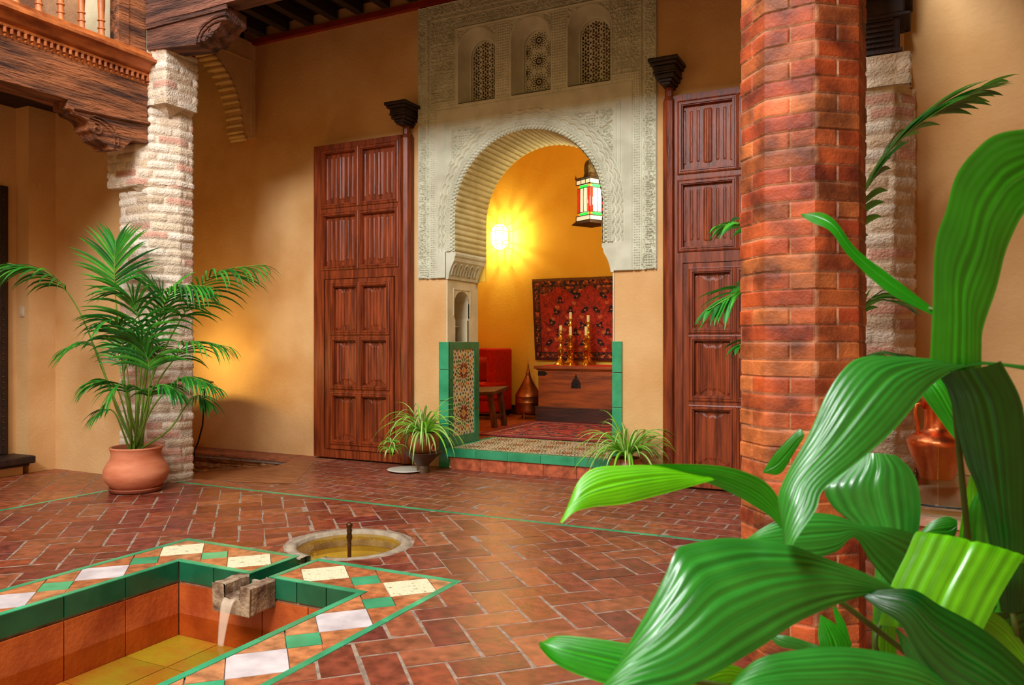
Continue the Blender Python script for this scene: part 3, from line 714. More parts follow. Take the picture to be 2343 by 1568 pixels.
# window reveals, grilles
for wi, cx_ in enumerate(WX_):
    q = MB(); a_ = win_outline(cx_, .19, 3.328, 3.80, 20); b_ = win_outline(cx_, .183, 3.345, 3.80, 20); c_ = win_outline(cx_+.004, .146, 3.366, 3.785, 20); d_ = win_outline(cx_+.004, .137, 3.37, 3.785, 20)
    def ringp(o, y): return [(x, y, z) for x, z in o]+[(o[0][0], y, o[0][1])]
    q.grid(np.array([ringp(a_, 6.168), ringp(b_, 6.20), ringp(c_, 6.305), ringp(d_, 6.31), ringp(d_, 6.35)])); 
    q.build('window_reveal', M_STUCCO, sp_, smooth=.6)
    rs_ = .0026; gx = np.arange(-.145, .1451, rs_); gz = np.arange(3.36, 3.935, rs_); GX_, GZ_ = np.meshgrid(gx, gz, indexing='ij')
    gxc = (GX_[:-1, :-1]+GX_[1:, 1:])/2; gzc = (GZ_[:-1, :-1]+GZ_[1:, 1:])/2
    holem = np.zeros_like(gxc, bool)
    def ell(x, z, a, l, w_):
        ca, sa = math.cos(a), math.sin(a); dx = gxc-x; dz = gzc-z; return ((dx*ca+dz*sa)/l)**2+((-dx*sa+dz*ca)/w_)**2 < 1
    if wi == 1:
        for zc in (3.47, 3.655, 3.84):
            for xc in (0, .145, -.145):
                zc2 = zc if xc == 0 else zc-.0925
                holem |= ell(xc, zc2, 0, .012, .012)
                for k in range(12):
                    a = PI*k/6; holem |= ell(xc+.030*math.cos(a), zc2+.030*math.sin(a), a, .0135, .0072)
                    a += PI/12; holem |= ell(xc+.051*math.cos(a), zc2+.051*math.sin(a), a, .0085, .0075)
                    holem |= ell(xc+.079*math.cos(a), zc2+.079*math.sin(a), a, .0065, .006)
                    a -= PI/12; holem |= ell(xc+.066*math.cos(a), zc2+.066*math.sin(a), a, .0075, .0075)
    else:
        for zc in np.arange(3.40, 3.95, .096):
            for j_, xc in enumerate((-.096, 0, .096)):
                zz = zc+(0 if j_ == 1 else .048)
                holem |= ell(xc, zz, 0, .013, .013)
                for k in range(6):
                    a = PI/2+PI*k/3; holem |= ell(xc+.0285*math.cos(a), zz+.0285*math.sin(a), a, .0145, .0092)
                    a += PI/6; holem |= ell(xc+.046*math.cos(a), zz+.046*math.sin(a), a+PI/2, .0115, .0090)
        for zc in np.arange(3.40, 3.95, .048):
            for xc in (-.128, .128): holem |= ell(xc, zc, 0, .007, .0165)
    rr = np.where(gzc > 3.785, np.hypot(gxc, gzc-3.785), np.abs(gxc)); holem &= rr < .128; holem &= gzc > 3.375
    outm = (rr > .14) | (gzc < 3.366)
    q = MB(); q.grid(np.stack([GX_+cx_+.004, GX_*0+6.345, GZ_], -1), mask=~(holem | outm)); q.build('lattice_grille', M_STUCCO, sp_, solid=.014)
    # inner wall is closed behind the windows to keep the lattice holes dark
# fluted intrados
q = MB(); nf = 50; g_ = []
path = [(AX-AR, 1.985+(AZ-1.985)*k/40, 1, 0) for k in range(40)] + [(AX-AR*math.cos(PI*k/440), AZ+AR*math.sin(PI*k/440), math.cos(PI*k/440), -math.sin(PI*k/440)) for k in range(441)] + [(AX+AR, AZ-(AZ-1.985)*k/40, -1, 0) for k in range(1, 41)]
L_ = 0; pv = None
for (x, z, nxx, nzz) in path:
    if pv: L_ += math.hypot(x-pv[0], z-pv[1])
    pv = (x, z); e = .016*abs(math.sin(PI*L_/.052))**.7-.003
    g_.append([(x+nxx*e*(.35 if y_ == 6.174 else 1), y_, z+nzz*e*(.35 if y_ == 6.174 else 1)) for y_ in (6.174, 6.185, 6.76, 6.77)])
q.grid(np.array(g_)); q.build('fluted_soffit', mat('soffit_plaster', rgb(184, 172, 116), rgb(206, 194, 140), scale=6, rough=.8, bump=.2), sp_, smooth=.9)
# back closing of arch toward inner room, windowless to darken the grilles
q = MB(); q.plate([(JL-.3, 1.75)]+[(JL-.3, 4.5), (JR+.1, 4.5), (JR+.1, 1.75), (AX+AR, 1.75)]+[(AX+AR*math.cos(PI*k/28), AZ+AR*math.sin(PI*k/28)) for k in range(29)]+[(AX-AR, 1.75)], [], XZ, 6.77, 6.79)
struct('wall_inner_front', q, M_YELLOW)
# imposts
for sgn, jx in ((1, JL), (-1, JR)):
    prof = [(0, 1.735), (.035, 1.735), (.040, 1.76), (.052, 1.80), (.075, 1.845), (.10, 1.88), (.118, 1.90), (.122, 1.93), (.136, 1.945), (.14, 1.965), (.128, 1.985), (0, 1.99)]
    k0 = .55 if sgn == -1 else 1
    q = MB(); q.prism([(jx+sgn*(a*.75), b) for a, b in prof], XZ, 6.18, 6.77)
    q.build('impost', M_STUCCO, sp_, bevel=.002)
    # little niches on the curved inner face
    q = MB()
    for i in range(5):
        y0 = 6.235+.104*i; pts = [(-.036, 0), (-.036, .075)]+[(-.036*math.cos(PI*k/8), .075+.045*math.sin(PI*k/8)) for k in range(1, 8)]+[(.036, .075), (.036, 0)]
        ins = [(a*.66, .012+b*.80) for a, b in pts]
        def mp(a, b, d, y0=y0): 
            zz = 1.765+b; cc = np.interp(zz, [p[1] for p in prof[1:11]], [p[0] for p in prof[1:11]])
            return (jx+sgn*(cc*.75+d), y0+a, zz)
        n = len(pts); q.add([mp(a, b, .002) for a, b in pts]+[mp(a, b, .010) for a, b in ins]+[mp(a*.8, b, -.0) for a, b in ins], [(i_, (i_+1) % n, n+(i_+1) % n, n+i_) for i_ in range(n)]+[(n+i_, n+(i_+1) % n, 2*n+(i_+1) % n, 2*n+i_) for i_ in range(n)])
    q.build('muqarnas', M_STUCCO, sp_)
# ================================================================ DOORS
def mitre_frame(mb, x0, x1, z0, z1, prof, yf):
    """prof: list of (inset, height out)"""
    n = len(prof); rings = [[(x0+i, yf(h), z0+i), (x1-i, yf(h), z0+i), (x1-i, yf(h), z1-i), (x0+i, yf(h), z1-i)] for i, h in prof]
    v = [p for r in rings for p in r]
    mb.add(v, [(k*4+j, k*4+(j+1) % 4, (k+1)*4+(j+1) % 4, (k+1)*4+j) for k in range(n-1) for j in range(4)])
MOULD = [(-.030, -.001), (-.029, .010), (-.020, .014), (-.017, .008), (-.008, .008), (-.005, .015), (.003, .015), (.006, .004), (.010, .004), (.014, -.012), (.016, -.03)]
def linenfold(x0, x1, z0, z1, yf, style):
    m = 66; n = 60
    u = np.linspace(0, 1, m); w = np.linspace(0, 1, n); U, Wd = np.meshgrid(u, w, indexing='ij')
    if style == 0:
        f = np.abs(U-.5)*2
        prof = .012*np.exp(-((f)/.10)**2)*0 + .010*(np.sin(f*PI*3.5+.3)**2) + .006*(f < .12)
        ext = .07+.05*np.abs(np.sin(f*PI*1.0))
        env = sstep(0, .03, Wd-ext*.7)*sstep(0, .03, (1-Wd)-ext*.5)
        Hh = prof*env+.004*env
    else:
        f = np.abs(U-.5)*2
        prof = .004+.0035*(np.sin(f*PI*3.5)**2) if style == 1 else .004+.006*(np.sin(f*PI*4)**2)
        ext = .09*(1-.5*f)+.035*np.sin(f*PI*2)
        env = sstep(0, .015, Wd-ext)*sstep(0, .015, (1-Wd)-ext); Hh = prof*env+.004*(1-env)*(np.abs(np.modf(f*2)[0]-.5) < .1)
    mb = MB(); mb.grid(np.stack([x0+(x1-x0)*U, np.vectorize(yf)(Hh-.016), z0+(z1-z0)*Wd], -1)); return mb
def door_leaf(xp, dr, label):
    """xp pivot-side edge, dr direction of leaf"""
    t = thing('door_leaf', label, 'door', (xp+dr*.56, 6.14, 0), 'tall carved doors beside the archway')
    yf = lambda h: 6.105-h
    W_ = 1.135
    def X(a): return xp+dr*a
    def sp(a, b): return (min(X(a), X(b)), max(X(a), X(b)))
    fr = MB()
    def bar(a, b, z0, z1, y=6.105): x0, x1 = sp(a, b); fr.box(x0, x1, y, 6.165, z0, z1)
    bar(.095, .160, .02, 3.10); bar(1.005, W_, .02, 3.10)
    bar(.161, 1.004, 3.01, 3.10); bar(.161, 1.004, 1.775, 1.900); bar(.161, 1.004, .02, .10); bar(.161, 1.004, 2.39, 2.51); bar(.545, .62, 1.901, 2.389); bar(.545, .62, 2.511, 3.009)
    fr.build('door_frame', M_DOOR, t)
    bs = MB(); x0, x1 = sp(.1, W_-.01); bs.box(x0, x1, 6.135, 6.162, .03, 3.08); bs.build('backing_boards', M_DOOR, t)
    ps = MB(); x0, x1 = sp(.0, .09); ps.box(x0, x1, 6.12, 6.17, .015, 3.10); ps.lathe([(.05, .02), (.05, 3.06), (.034, 3.10), (.034, 3.22)], (X(.045), 6.125, 0), 8); ps.build('pivot_post', M_DOOR, t)
    ml = MB()
    for z0, z1 in ((2.514, 3.007), (1.905, 2.385)):
        for c0, c1 in ((.162, .538), (.625, .998)):
            x0, x1 = sp(c0, c1); mitre_frame(ml, x0-.014, x1+.014, z0-.014, z1+.014, MOULD, yf)
            linenfold(x0, x1, z0, z1, lambda h: 6.128-h, 0).build('linenfold_panel', M_DOOR, t, smooth=True)
    ml.build('moulding', M_DOOR, t)
    wk = MB()
    def wbar(a, b, z0, z1): x0, x1 = sp(a, b); wk.box(x0, x1, 6.092, 6.13, z0, z1)
    wbar(.168, .252, .108, 1.768); wbar(.873, .978, .108, 1.768)
    for z0, z1 in ((1.69, 1.768), (1.163, 1.266), (.622, .738), (.108, .198)): wbar(.253, .872, z0, z1)
    for z0, z1 in ((1.267, 1.689), (.739, 1.162), (.199, .621)): wbar(.526, .609, z0, z1)
    w_ = wk.build('wicket_door', M_DOOR, t)
    ml = MB()
    for z0, z1, st_ in ((1.266, 1.69, 1), (.738, 1.163, 2), (.198, .622, 1)):
        for c0, c1 in ((.252, .526), (.609, .873)):
            x0, x1 = sp(c0, c1); mitre_frame(ml, x0-.014, x1+.014, z0-.014, z1+.014, MOULD, lambda h: 6.092-h*.9)
            linenfold(x0, x1, z0, z1, lambda h: 6.115-h, st_).build('carved_panel', M_DOOR, w_, smooth=True)
    ml.build('moulding', M_DOOR, w_)
    b = MB(); cx = X(.045)
    for hw, d0, z0, z1 in ((.118, .0, 3.335, 3.365), (.105, .02, 3.31, 3.335), (.085, .045, 3.265, 3.31), (.09, .04, 3.25, 3.265), (.075, .055, 3.215, 3.25), (.055, .07, 3.19, 3.215), (.04, .08, 3.17, 3.19)):
        b.box(cx-hw, cx+hw, 5.93+d0, 6.2, z0, z1)
    o = b.build('pivot_bracket', M_DOORD, bevel=.006)
    return t, o
t, o = door_leaf(-4.098, -1, 'tall carved wooden door left of the arch behind a spider plant')
tag(o, 'dark carved wooden corbel holding the pivot of the left door', 'corbel', 'door pivot corbels')
t, o = door_leaf(-1.69, 1, 'tall carved wooden door right of the arch partly hidden by the column')
tag(o, 'dark carved wooden corbel holding the pivot of the right door', 'corbel', 'door pivot corbels')
# ================================================================ BRICK PIERS
def resample(poly, res):
    pts = []; nrm = []; n = len(poly)
    for i in range(n):
        a, b = poly[i], poly[(i+1) % n]; L = math.hypot(b[0]-a[0], b[1]-a[1]); k = max(2, int(L/res))
        nx, ny = (b[1]-a[1])/L, -(b[0]-a[0])/L
        for j in range(k): pts.append((a[0]+(b[0]-a[0])*j/k, a[1]+(b[1]-a[1])*j/k)); nrm.append((nx, ny))
    return np.array(pts), np.array(nrm)
def pier(poly, z0, z1, res, ch, bl, palette, mortar, amp, rough, seed, cap=True, side_fn=None, corner_r=.004, joints=None, hard=.5):
    """poly counter-clockwise"""
    p, nm = resample(poly, res); n = len(p)
    nm2 = nm.copy()
    for _ in range(1): nm2 = (nm2+np.roll(nm2, 1, 0)); nm2 /= np.linalg.norm(nm2, axis=1)[:, None]+1e-9
    s = np.concatenate([[0], np.cumsum(np.hypot(*(np.roll(p, -1, 0)-p).T))]); tot = s[-1]; s = s[:-1]
    nz = int((z1-z0)/res); z = np.linspace(z0, z1, nz+1)
    S, Zz = np.meshgrid(s, z, indexing='ij')
    Zw = Zz+rough*.25*(vnoise(S*5+seed, Zz*4, seed)-.5)*ch
    c = np.floor(Zw/ch); fz = Zw/ch-c
    if joints is None:
        bl_ = bl; off = np.where(c % 2 == 0, 0, .5)+vnoise(c*3.3+.5, c*0+.5, seed)*.35
        fs = S/bl_+off; bi = np.floor(fs); fs = fs-bi
    else:
        bi = np.zeros_like(S); fs = np.ones_like(S)*.5
        for par in (0, 1):
            js = np.array(joints[par])
            msk = (c % 2 == par)
            idx = np.searchsorted(js, S, 'right'); jl = js[np.clip(idx-1, 0, len(js)-1)]; jr = js[np.clip(idx, 0, len(js)-1)]
            jr = np.where(idx >= len(js), tot+js[0], jr); jl = np.where(idx == 0, js[-1]-tot, jl)
            f = (S-jl)/(jr-jl); bi = np.where(msk, np.where(idx == 0, len(js), idx), bi); fs = np.where(msk, f, fs)
            bl = .2
    mz = .10/ (1 if joints else 1)
    gz = np.minimum(fz, 1-fz)*ch; gs = np.minimum(fs, 1-fs)*bl
    mw = .0042 if joints else .012
    br = sstep(mw*.45, mw*1.3, gz+.004*rough*(fbm(S*30, Zz*30, seed)-.5))*sstep(mw*.4, mw*1.3, gs)
    rnd = vnoise(bi*7.13+c*3.71+.37, c*5.3+seed+.21, seed+1); rnd2 = vnoise(bi*3.1+c*9.7+.5, c*1.9+.6, seed+2)
    missing = (rnd2 < .25*rough)
    h = amp*br*(1-.75*missing*rough)+amp*.6*(rnd-.5)*br + rough*.010*(fbm(S*9, Zz*14, seed+1)-.5)
    h = h + .003*(fbm(S*60, Zz*60, seed+3)-.5)*hard*2
    XY_ = p[:, None, :]+nm2[:, None, :]*h[..., None]
    G_ = np.concatenate([XY_, Zz[..., None]], -1); G_ = np.concatenate([G_, G_[:1]], 0)
    pal = np.array(palette); ci = np.clip((rnd*1.4-.2)*len(pal), 0, len(pal)-1).astype(int)
    colb = pal[ci]*(.85+.3*rnd2)[..., None]; col = colb*br[..., None]+np.array(mortar)*(1-br[..., None])
    col = np.concatenate([col, col[:1]], 0)[:-1, :-1]
    mb = MB(); mb.grid(G_, cols=col)
    if cap:
        for zc in (z0, z1): mb.add([(a, b, zc) for a, b in poly], [tuple(range(len(poly)))], tuple(mortar))
    return mb
LIMEP = [rgb(216, 164, 142), rgb(226, 204, 176), rgb(232, 214, 192), rgb(212, 186, 156), rgb(236, 220, 200)]; LIMEM = rgb(232, 212, 188)
lp = thing('brick_pillar', 'pale worn brick pillar behind the potted palm on the left', 'pillar', (-5.56, 4.53, 0))
pier([(-5.80, 4.38), (-5.45, 4.38), (-5.33, 4.57), (-5.33, 4.70), (-5.80, 4.70)], -.02, 2.45, .011, .071, .26, LIMEP, LIMEM, .012, 1, 1).build('lower_shaft', M_LIME, lp, smooth=True)
pier([(-5.86, 4.31), (-5.53, 4.31), (-5.455, 4.40), (-5.455, 4.70), (-5.86, 4.70)], 2.42, 2.76, .011, .071, .26, LIMEP, LIMEM, .010, 1, 2).build('left_capital', M_LIME, lp, smooth=True)
pier([(-5.49, 4.385), (-5.445, 4.385), (-5.33, 4.57), (-5.33, 4.70), (-5.6, 4.70)], 2.44, 3.10, .011, .071, .26, LIMEP, LIMEM, .012, 1, 3).build('upper_shaft', M_LIME, lp, smooth=True)
pier([(-5.48, 4.375), (-5.265, 4.375), (-5.265, 4.69), (-5.48, 4.69)], 3.07, 3.52, .011, .071, .26, LIMEP, LIMEM, .010, 1, 4).build('right_capital', M_LIME, lp, smooth=True)
cs = MB()
cs.add([(-5.45, 4.375, 3.09), (-5.27, 4.375, 3.09), (-5.27, 4.60, 3.09), (-5.36, 4.49, 2.99)], [(0, 1, 3), (1, 2, 3), (0, 1, 2), (0, 3, 2)], LIMEM)
cs.add([(-5.62, 4.31, 2.43), (-5.50, 4.31, 2.43), (-5.455, 4.42, 2.43), (-5.55, 4.385, 2.36)], [(0, 1, 3), (1, 2, 3), (0, 1, 2), (0, 3, 2)], LIMEM)
cs.build('chamfer_stops', M_LIME, lp)
rp_ = thing('brick_pillar', 'pale worn brick pillar behind the red column on the right', 'pillar', (-.14, 4.5, 0))
pier([(-.36, 4.38), (-.03, 4.38), (.065, 4.48), (.065, 4.60), (-.36, 4.60)], -.02, 2.44, .011, .071, .26, LIMEP, LIMEM, .009, .8, 5).build('shaft', M_LIME, rp_, smooth=True)
pier([(-.37, 4.36), (.045, 4.36), (.045, 4.60), (-.37, 4.60)], 2.44, 2.60, .011, .071, .26, LIMEP, LIMEM, .008, .8, 6).build('capital', M_LIME, rp_, smooth=True)
# octagonal red column
OC = (-.32, 3.04); R8 = .216
oct_ = [(OC[0]+R8*math.cos(math.radians(22.5-6+45*k)), OC[1]+R8*math.sin(math.radians(22.5-6+45*k))) for k in range(8)]
ed = 2*R8*math.sin(PI/8)
RP = [rgb(190, 88, 40), rgb(170, 70, 32), rgb(198, 100, 50), rgb(164, 84, 38), rgb(182, 78, 30), rgb(196, 110, 54)]
J = [[ed*(k+.5) for k in range(8)], [ed*k for k in range(0, 8)]]
J[1] = [ed*k for k in (0, 2, 4, 6)] + []
J[0] = [ed*(k+.5) for k in (0, 1, 2, 3, 4, 5, 6, 7)]
rc = thing('brick_column', 'octagonal red brick column rising full height behind the broad leaves', 'column', (OC[0], OC[1], 0))
pier(oct_, -.01, 3.2, .0058, .0605, .19, RP, rgb(196, 136, 96), .0042, .22, 7, joints=J, hard=.45).build('shaft', M_REDBRICK, rc, smooth=.6)
# ================================================================ TIMBER
bm_ = MB()
def wavy_box(mb, x0, x1, y0, y1, z0, z1, axis, n=60, amp=.012, seed=0):
    """long squared timber with eroded faces; axis 'x' or 'y'"""
    a0, a1 = (x0, x1) if axis == 'x' else (y0, y1); c0, c1 = (y0, y1) if axis == 'x' else (x0, x1)
    A = np.linspace(a0, a1, n); per = []
    for k in range(6): per.append((c0+(c1-c0)*k/6, z0))
    for k in range(8): per.append((c1, z0+(z1-z0)*k/8))
    for k in range(6): per.append((c1-(c1-c0)*k/6, z1))
    for k in range(8): per.append((c0, z1-(z1-z0)*k/8))
    per.append(per[0]); per = np.array(per); m = len(per)
    AA = np.repeat(A[:, None], m, 1); C = np.repeat(per[None, :, 0], n, 0); Zp = np.repeat(per[None, :, 1], n, 0)
    k_ = np.arange(m); k_[-1] = 0
    d = (fbm(AA*2.5+seed, k_[None, :]*.6+seed, 1)-.5)*2*amp; d2 = (fbm(AA*2.5+seed+9, k_[None, :]*.6, 2)-.5)*2*amp
    G_ = np.stack([AA, C+d, Zp+d2], -1) if axis == 'x' else np.stack([C+d, AA, Zp+d2], -1)
    mb.grid(G_); mb.plate_caps([[(p[0], p[1]) for p in per[:-1]]], (lambda a, b, dd: (dd, a, b)) if axis == 'x' else (lambda a, b, dd: (a, dd, b)), (a0, a1))
    return mb
wavy_box(bm_, -5.44, 1.0, 4.33, 4.48, 3.71, 4.44, 'x', 120, .008)
o = bm_.build('gallery_beam', M_BEAMX, smooth=.7); tag(o, 'heavy dark timber beam over the back gallery', 'beam')
bm_ = MB(); wavy_box(bm_, -5.72, -5.46, .3, 4.36, 2.93, 3.235, 'y', 120, .012, 3)
o = bm_.build('gallery_beam', M_BEAM, smooth=.7); tag(o, 'cracked weathered brown beam under the turned balusters', 'beam')
# corbels
def pxz(pts, Y): return [(PY(u, v, Y).x, PY(u, v, Y).z) for u, v in pts]
cb = thing('beam_corbel', 'carved dark corbel atop the left pillar under the back beam', 'corbel', (-5.0, 4.45, 3.52))
pr = [(-5.45, 3.705)]+[(-5.45, 3.515)]+pxz([(451, 103), (456, 96), (463, 93), (470, 96), (477, 90), (483, 78), (490, 74), (497, 74), (502, 62), (508, 52), (514, 50), (519, 44), (519, 14)], 4.36)[0:]
q = MB(); q.prism(pr, XZ, 4.35, 4.56); q.build('body', M_BEAMX, cb, bevel=.006)
q = MB()
def arcrel(mb, pts, Y, r): mb.tube([PY(u, v, Y) for u, v in pts], r, 6)
arcrel(q, [(446, 102), (450, 84), (458, 66), (470, 52), (486, 40), (502, 34), (518, 31)], 4.342, .013); arcrel(q, [(455, 97), (458, 84), (465, 71), (476, 60), (490, 50), (505, 45), (518, 43)], 4.342, .010)
c0 = PY(480, 72, 4.345); q.tube([c0+Vector((.022*math.cos(a*PI/8), 0, .022*math.sin(a*PI/8))) for a in range(3, 18)], .006, 6)
q.tube([PY(u, v, 4.345) for u, v in [(468, 90), (473, 82), (483, 83), (489, 72), (496, 66), (503, 58)]], .006, 6)
q.box(-5.45, -4.56, 4.335, 4.35, 3.675, 3.71); q.build('carving', M_BEAMX, cb)
cb = thing('beam_corbel', 'scroll carved dark corbel under the weathered left beam', 'corbel', (-5.6, 4.1, 2.76))
ptsL = [(343, 287), (343, 330), (303, 341), (270, 344), (240, 342), (234, 331), (222, 326), (207, 319), (197, 303), (186, 297), (184, 284), (180, 278), (165, 268), (144, 261), (136, 252), (126, 247)]
pr = [(PX(u, v, -5.46).y, PX(u, v, -5.46).z) for u, v in [(u_+max(0, 300-u_)*.18, v_) for u_, v_ in ptsL]]; pr[0] = (4.36, 2.93); pr[1] = (4.36, 2.76); pr[2] = (pr[2][0], 2.755)
q = MB(); q.prism(pr+[(pr[-1][0], 2.94)], YZ, -5.64, -5.46); q.build('body', M_BEAM, cb, bevel=.006)
q = MB()
c0 = PX(222, 296, -5.455); q.tube([c0+Vector((0, (.006+.0035*a)*math.cos(a*PI/5), (.006+.0035*a)*math.sin(a*PI/5))) for a in range(14)], .008, 6)
for off in (0, 9): q.tube([PX(u+off, v-off*.4, -5.455) for u, v in [(262, 338), (262, 320), (256, 302), (243, 288), (226, 276), (205, 268)]], .008, 6)
q.tube([PX(u, v, -5.455) for u, v in [(168, 247), (200, 254), (240, 263), (290, 274), (342, 282)]], .014, 6)
q.build('carving', M_BEAM, cb)
cb = thing('beam_corbel', 'dark stepped corbel on the right pillar at the top of the picture', 'corbel', (-.1, 4.45, 2.6))
q = MB(); q.box(-.4, -.0, 4.37, 4.62, 2.60, 2.80); q.box(-.4, .02, 4.36, 4.62, 2.80, 3.0); q.box(-.4, .05, 4.35, 4.62, 2.78, 2.80); q.box(-.5, .06, 4.33, 4.62, 2.88, 3.2)
q.build('body', M_BEAMD, cb, bevel=.008)
q = MB()
for k in range(6): q.box(-.38, -.03, 4.358, 4.372, 2.64+.026*k, 2.652+.026*k)
q.box(-.40, .012, 4.355, 4.37, 2.605, 2.625); q.build('carving', M_BEAMD, cb, bevel=.003)
# joists, planks, wall plate
jb = MB(); jb.box(-8, -3.0, 6.15, 6.2, 4.28, 4.335, None); o = struct('trim_6', jb, mat('red_painted_wood', rgb(120, 22, 8), rgb(150, 36, 12), rough=.6))
jo0 = None
for i in range(22):
    x = -7.8+.31*i
    if x > -1.0 and i > 22: break
    q = MB(); q.box(x-.045, x+.045, 4.485, 6.15, 4.34, 4.455)
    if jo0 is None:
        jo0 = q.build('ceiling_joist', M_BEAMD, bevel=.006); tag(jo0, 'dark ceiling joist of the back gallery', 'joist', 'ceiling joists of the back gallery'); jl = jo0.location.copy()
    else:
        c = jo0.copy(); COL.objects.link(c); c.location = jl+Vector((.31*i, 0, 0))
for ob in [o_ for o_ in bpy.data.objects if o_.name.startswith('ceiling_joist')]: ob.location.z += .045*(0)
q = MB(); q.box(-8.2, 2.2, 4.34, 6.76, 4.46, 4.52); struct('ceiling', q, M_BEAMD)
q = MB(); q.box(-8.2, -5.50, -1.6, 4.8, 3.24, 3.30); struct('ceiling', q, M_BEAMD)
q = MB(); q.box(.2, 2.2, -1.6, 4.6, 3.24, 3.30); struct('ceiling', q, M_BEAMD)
bm_ = MB(); wavy_box(bm_, -.34, -.08, -1.6, 4.3, 2.95, 3.235, 'y', 90, .01, 5)  # out-of-view beam, added to keep skylight off the column's right faces
o = bm_.build('gallery_beam', M_BEAM, smooth=.7); tag(o, 'unseen right gallery timber beam added to shade the octagonal brick column', 'beam')
q = MB(); q.box(-5.56, -5.445, 4.37, 4.42, 3.44, 5.2); q.box(-7, -5.44, 4.42, 4.7, 3.3, 5.2); struct('wall_upper', q, M_CREAM)
q = MB(); q.box(-5.4, 2.2, 4.33, 4.47, 4.45, 5.2); struct('wall_upper', q, M_OCHRE)
# dentilled cornice and balustrade
bl = thing('balustrade', 'upper gallery balustrade with orange turned balusters over a dentilled cornice', 'balustrade', (-5.5, 2.5, 3.24))
q = MB(); y0, y1 = .3, 4.38
q.box(-5.72, -5.47, y0, y1, 3.235, 3.30)
prf = [(-5.6, 3.30), (-5.45, 3.30), (-5.44, 3.31), (-5.46, 3.33), (-5.43, 3.345), (-5.40, 3.39), (-5.36, 3.40), (-5.36, 3.425), (-5.39, 3.43), (-5.40, 3.455), (-5.42, 3.46), (-5.42, 3.485), (-5.6, 3.485)]
q.prism(prf, lambda a, b, d: (a, d, b), y0, y1); q.build('cornice', M_BALU, bl, bevel=.002)
q = MB(); y = y0
while y < y1-.03:
    q.tube([(-5.452, y+.018, 3.262), (-5.452, y+.018, 3.305)], .012, 8); q.box(-5.462, -5.44, y, y+.036, 3.30, 3.308); q.lathe([(0, -.014), (.013, 0), (0, .014)], (-5.452, y+.018, 3.240), 8)
    y += .047
x = q.build('dentils', M_BALU, bl); 
q = MB(); q.lathe([(.03, 0), (.03, .02), (.024, .03), (.022, .07), (.028, .075), (.028, .082), (.022, .088), (.020, .13), (.028, .136), (.028, .143), (.021, .15), (.026, .25), (.028, .4), (.02, .6), (.03, .62), (.022, .64), (.024, .8)], (-5.50, 3.985, 3.485), 16)
b0 = q.build('baluster', M_BALU, bl, smooth=.7); 
for k in range(1, 20):
    c = b0.copy(); COL.objects.link(c); c.parent = bl; c.location = (0, -.163*k, 0)
q = MB(); q.box(-5.53, -5.47, y0, 4.1, 4.285, 4.35); q.build('handrail', M_BALU, bl, bevel=.006)
q = MB(); q.box(-5.56, -5.46, 4.10, 4.20, 3.485, 5.2); q.box(-5.555, -5.47, 4.20, 4.36, 3.46, 5.2); q.build('corner_post', M_BEAM, bl, bevel=.006)
q = MB(); q.box(-6.5, -6.4, -1, 4.5, 3.3, 5.2); struct('wall_upper', q, mat('pale_weathered_boards', rgb(120, 76, 52), rgb(196, 150, 110), scale=3, rough=.8, bump=.5))
# plaster transverse arch
XA = -6.10
def pyz(u, v): w = PX(u, v, XA); return (w.y, w.z)
outer = [(6.2, 3.31), (6.2, 4.37)]; 
cur = [(563, 316), (556, 300), (553, 270), (547, 235), (538, 205), (525, 175), (508, 148), (490, 125), (475, 110), (462, 95), (450, 78)]
cur = [pyz(u, v) for u, v in cur]
full = [(6.2, 3.315), (6.2, 4.3), (cur[-1][0], 4.3)]+cur[::-1]
pa = thing('plaster_arch_bracket', 'plaster half arch with ribbed underside springing from the back wall', 'bracket', (XA-.1, 6.0, 3.3))
q = MB(); M_BRK = mat('bracket_plaster', rgb(206, 172, 116), rgb(222, 190, 138), scale=5, rough=.85, bump=.3)
q.prism(full, YZ, XA-.17, XA); q.build('spandrel', M_BRK, pa, bevel=.004)
q = MB(); cc = catmull([(0, a, b) for a, b in cur], 20)
for p in cc: q.tube([(XA-.20, p.y-.008, p.z-.008), (XA+.012, p.y-.008, p.z-.008)], .021, 8)
q.build('ribs', M_BRK, pa, smooth=True)
q = MB(); q.tube([(XA+.004, 6.13, 3.34), (XA+.004, 6.13, 4.1), (XA+.004, 5.2, 4.1)], .012, 6); 
for k in range(4): q.tube([(XA+.002, 6.0+.03*math.cos(k*PI/4), 3.93+.03*math.sin(k*PI/4)), (XA+.002, 6.0-.03*math.cos(k*PI/4), 3.93-.03*math.sin(k*PI/4))], .006, 5)
q.build('carving', M_BRK, pa)
# left doorway
dl = thing('studded_door', 'dark studded wooden door at the left edge of the picture', 'door', (-7.05, 3.6, .17))
q = MB(); q.box(-7.07, -7.03, 3.0, 4.17, .17, 2.5); q.build('panel', M_DOORD, dl)
q = MB(); q.box(-7.05, -7.015, 4.12, 4.19, .17, 2.52); q.build('frame', M_DOORD, dl, bevel=.004)
q = MB()
for k in range(46):
    for yy in (4.145, 3.9): q.lathe([(.010, 0), (.007, .008), (0, .011)], (0, 0, 0), 8); [q.v.__setitem__(i, (-7.015+q.v[i][2], yy+q.v[i][0], .25+k*.05+q.v[i][1])) for i in range(len(q.v)-24, len(q.v))]
q.build('studs', M_BRONZE, dl)
q = MB(); q.box(-7.07, -6.75, 2.6, 4.27, .10, .165); q.box(-7.07, -6.80, 2.6, 4.25, .075, .10); o = q.build('door_sill', M_DOORD, bevel=.012); tag(o, 'dark projecting wooden sill below the studded door', 'sill')
q = MB(); q.box(-7.07, -6.86, 2.6, 4.22, 0, .075); struct('trim_7', q, M_OCHRE)
p = PY(52, 713, 4.29)
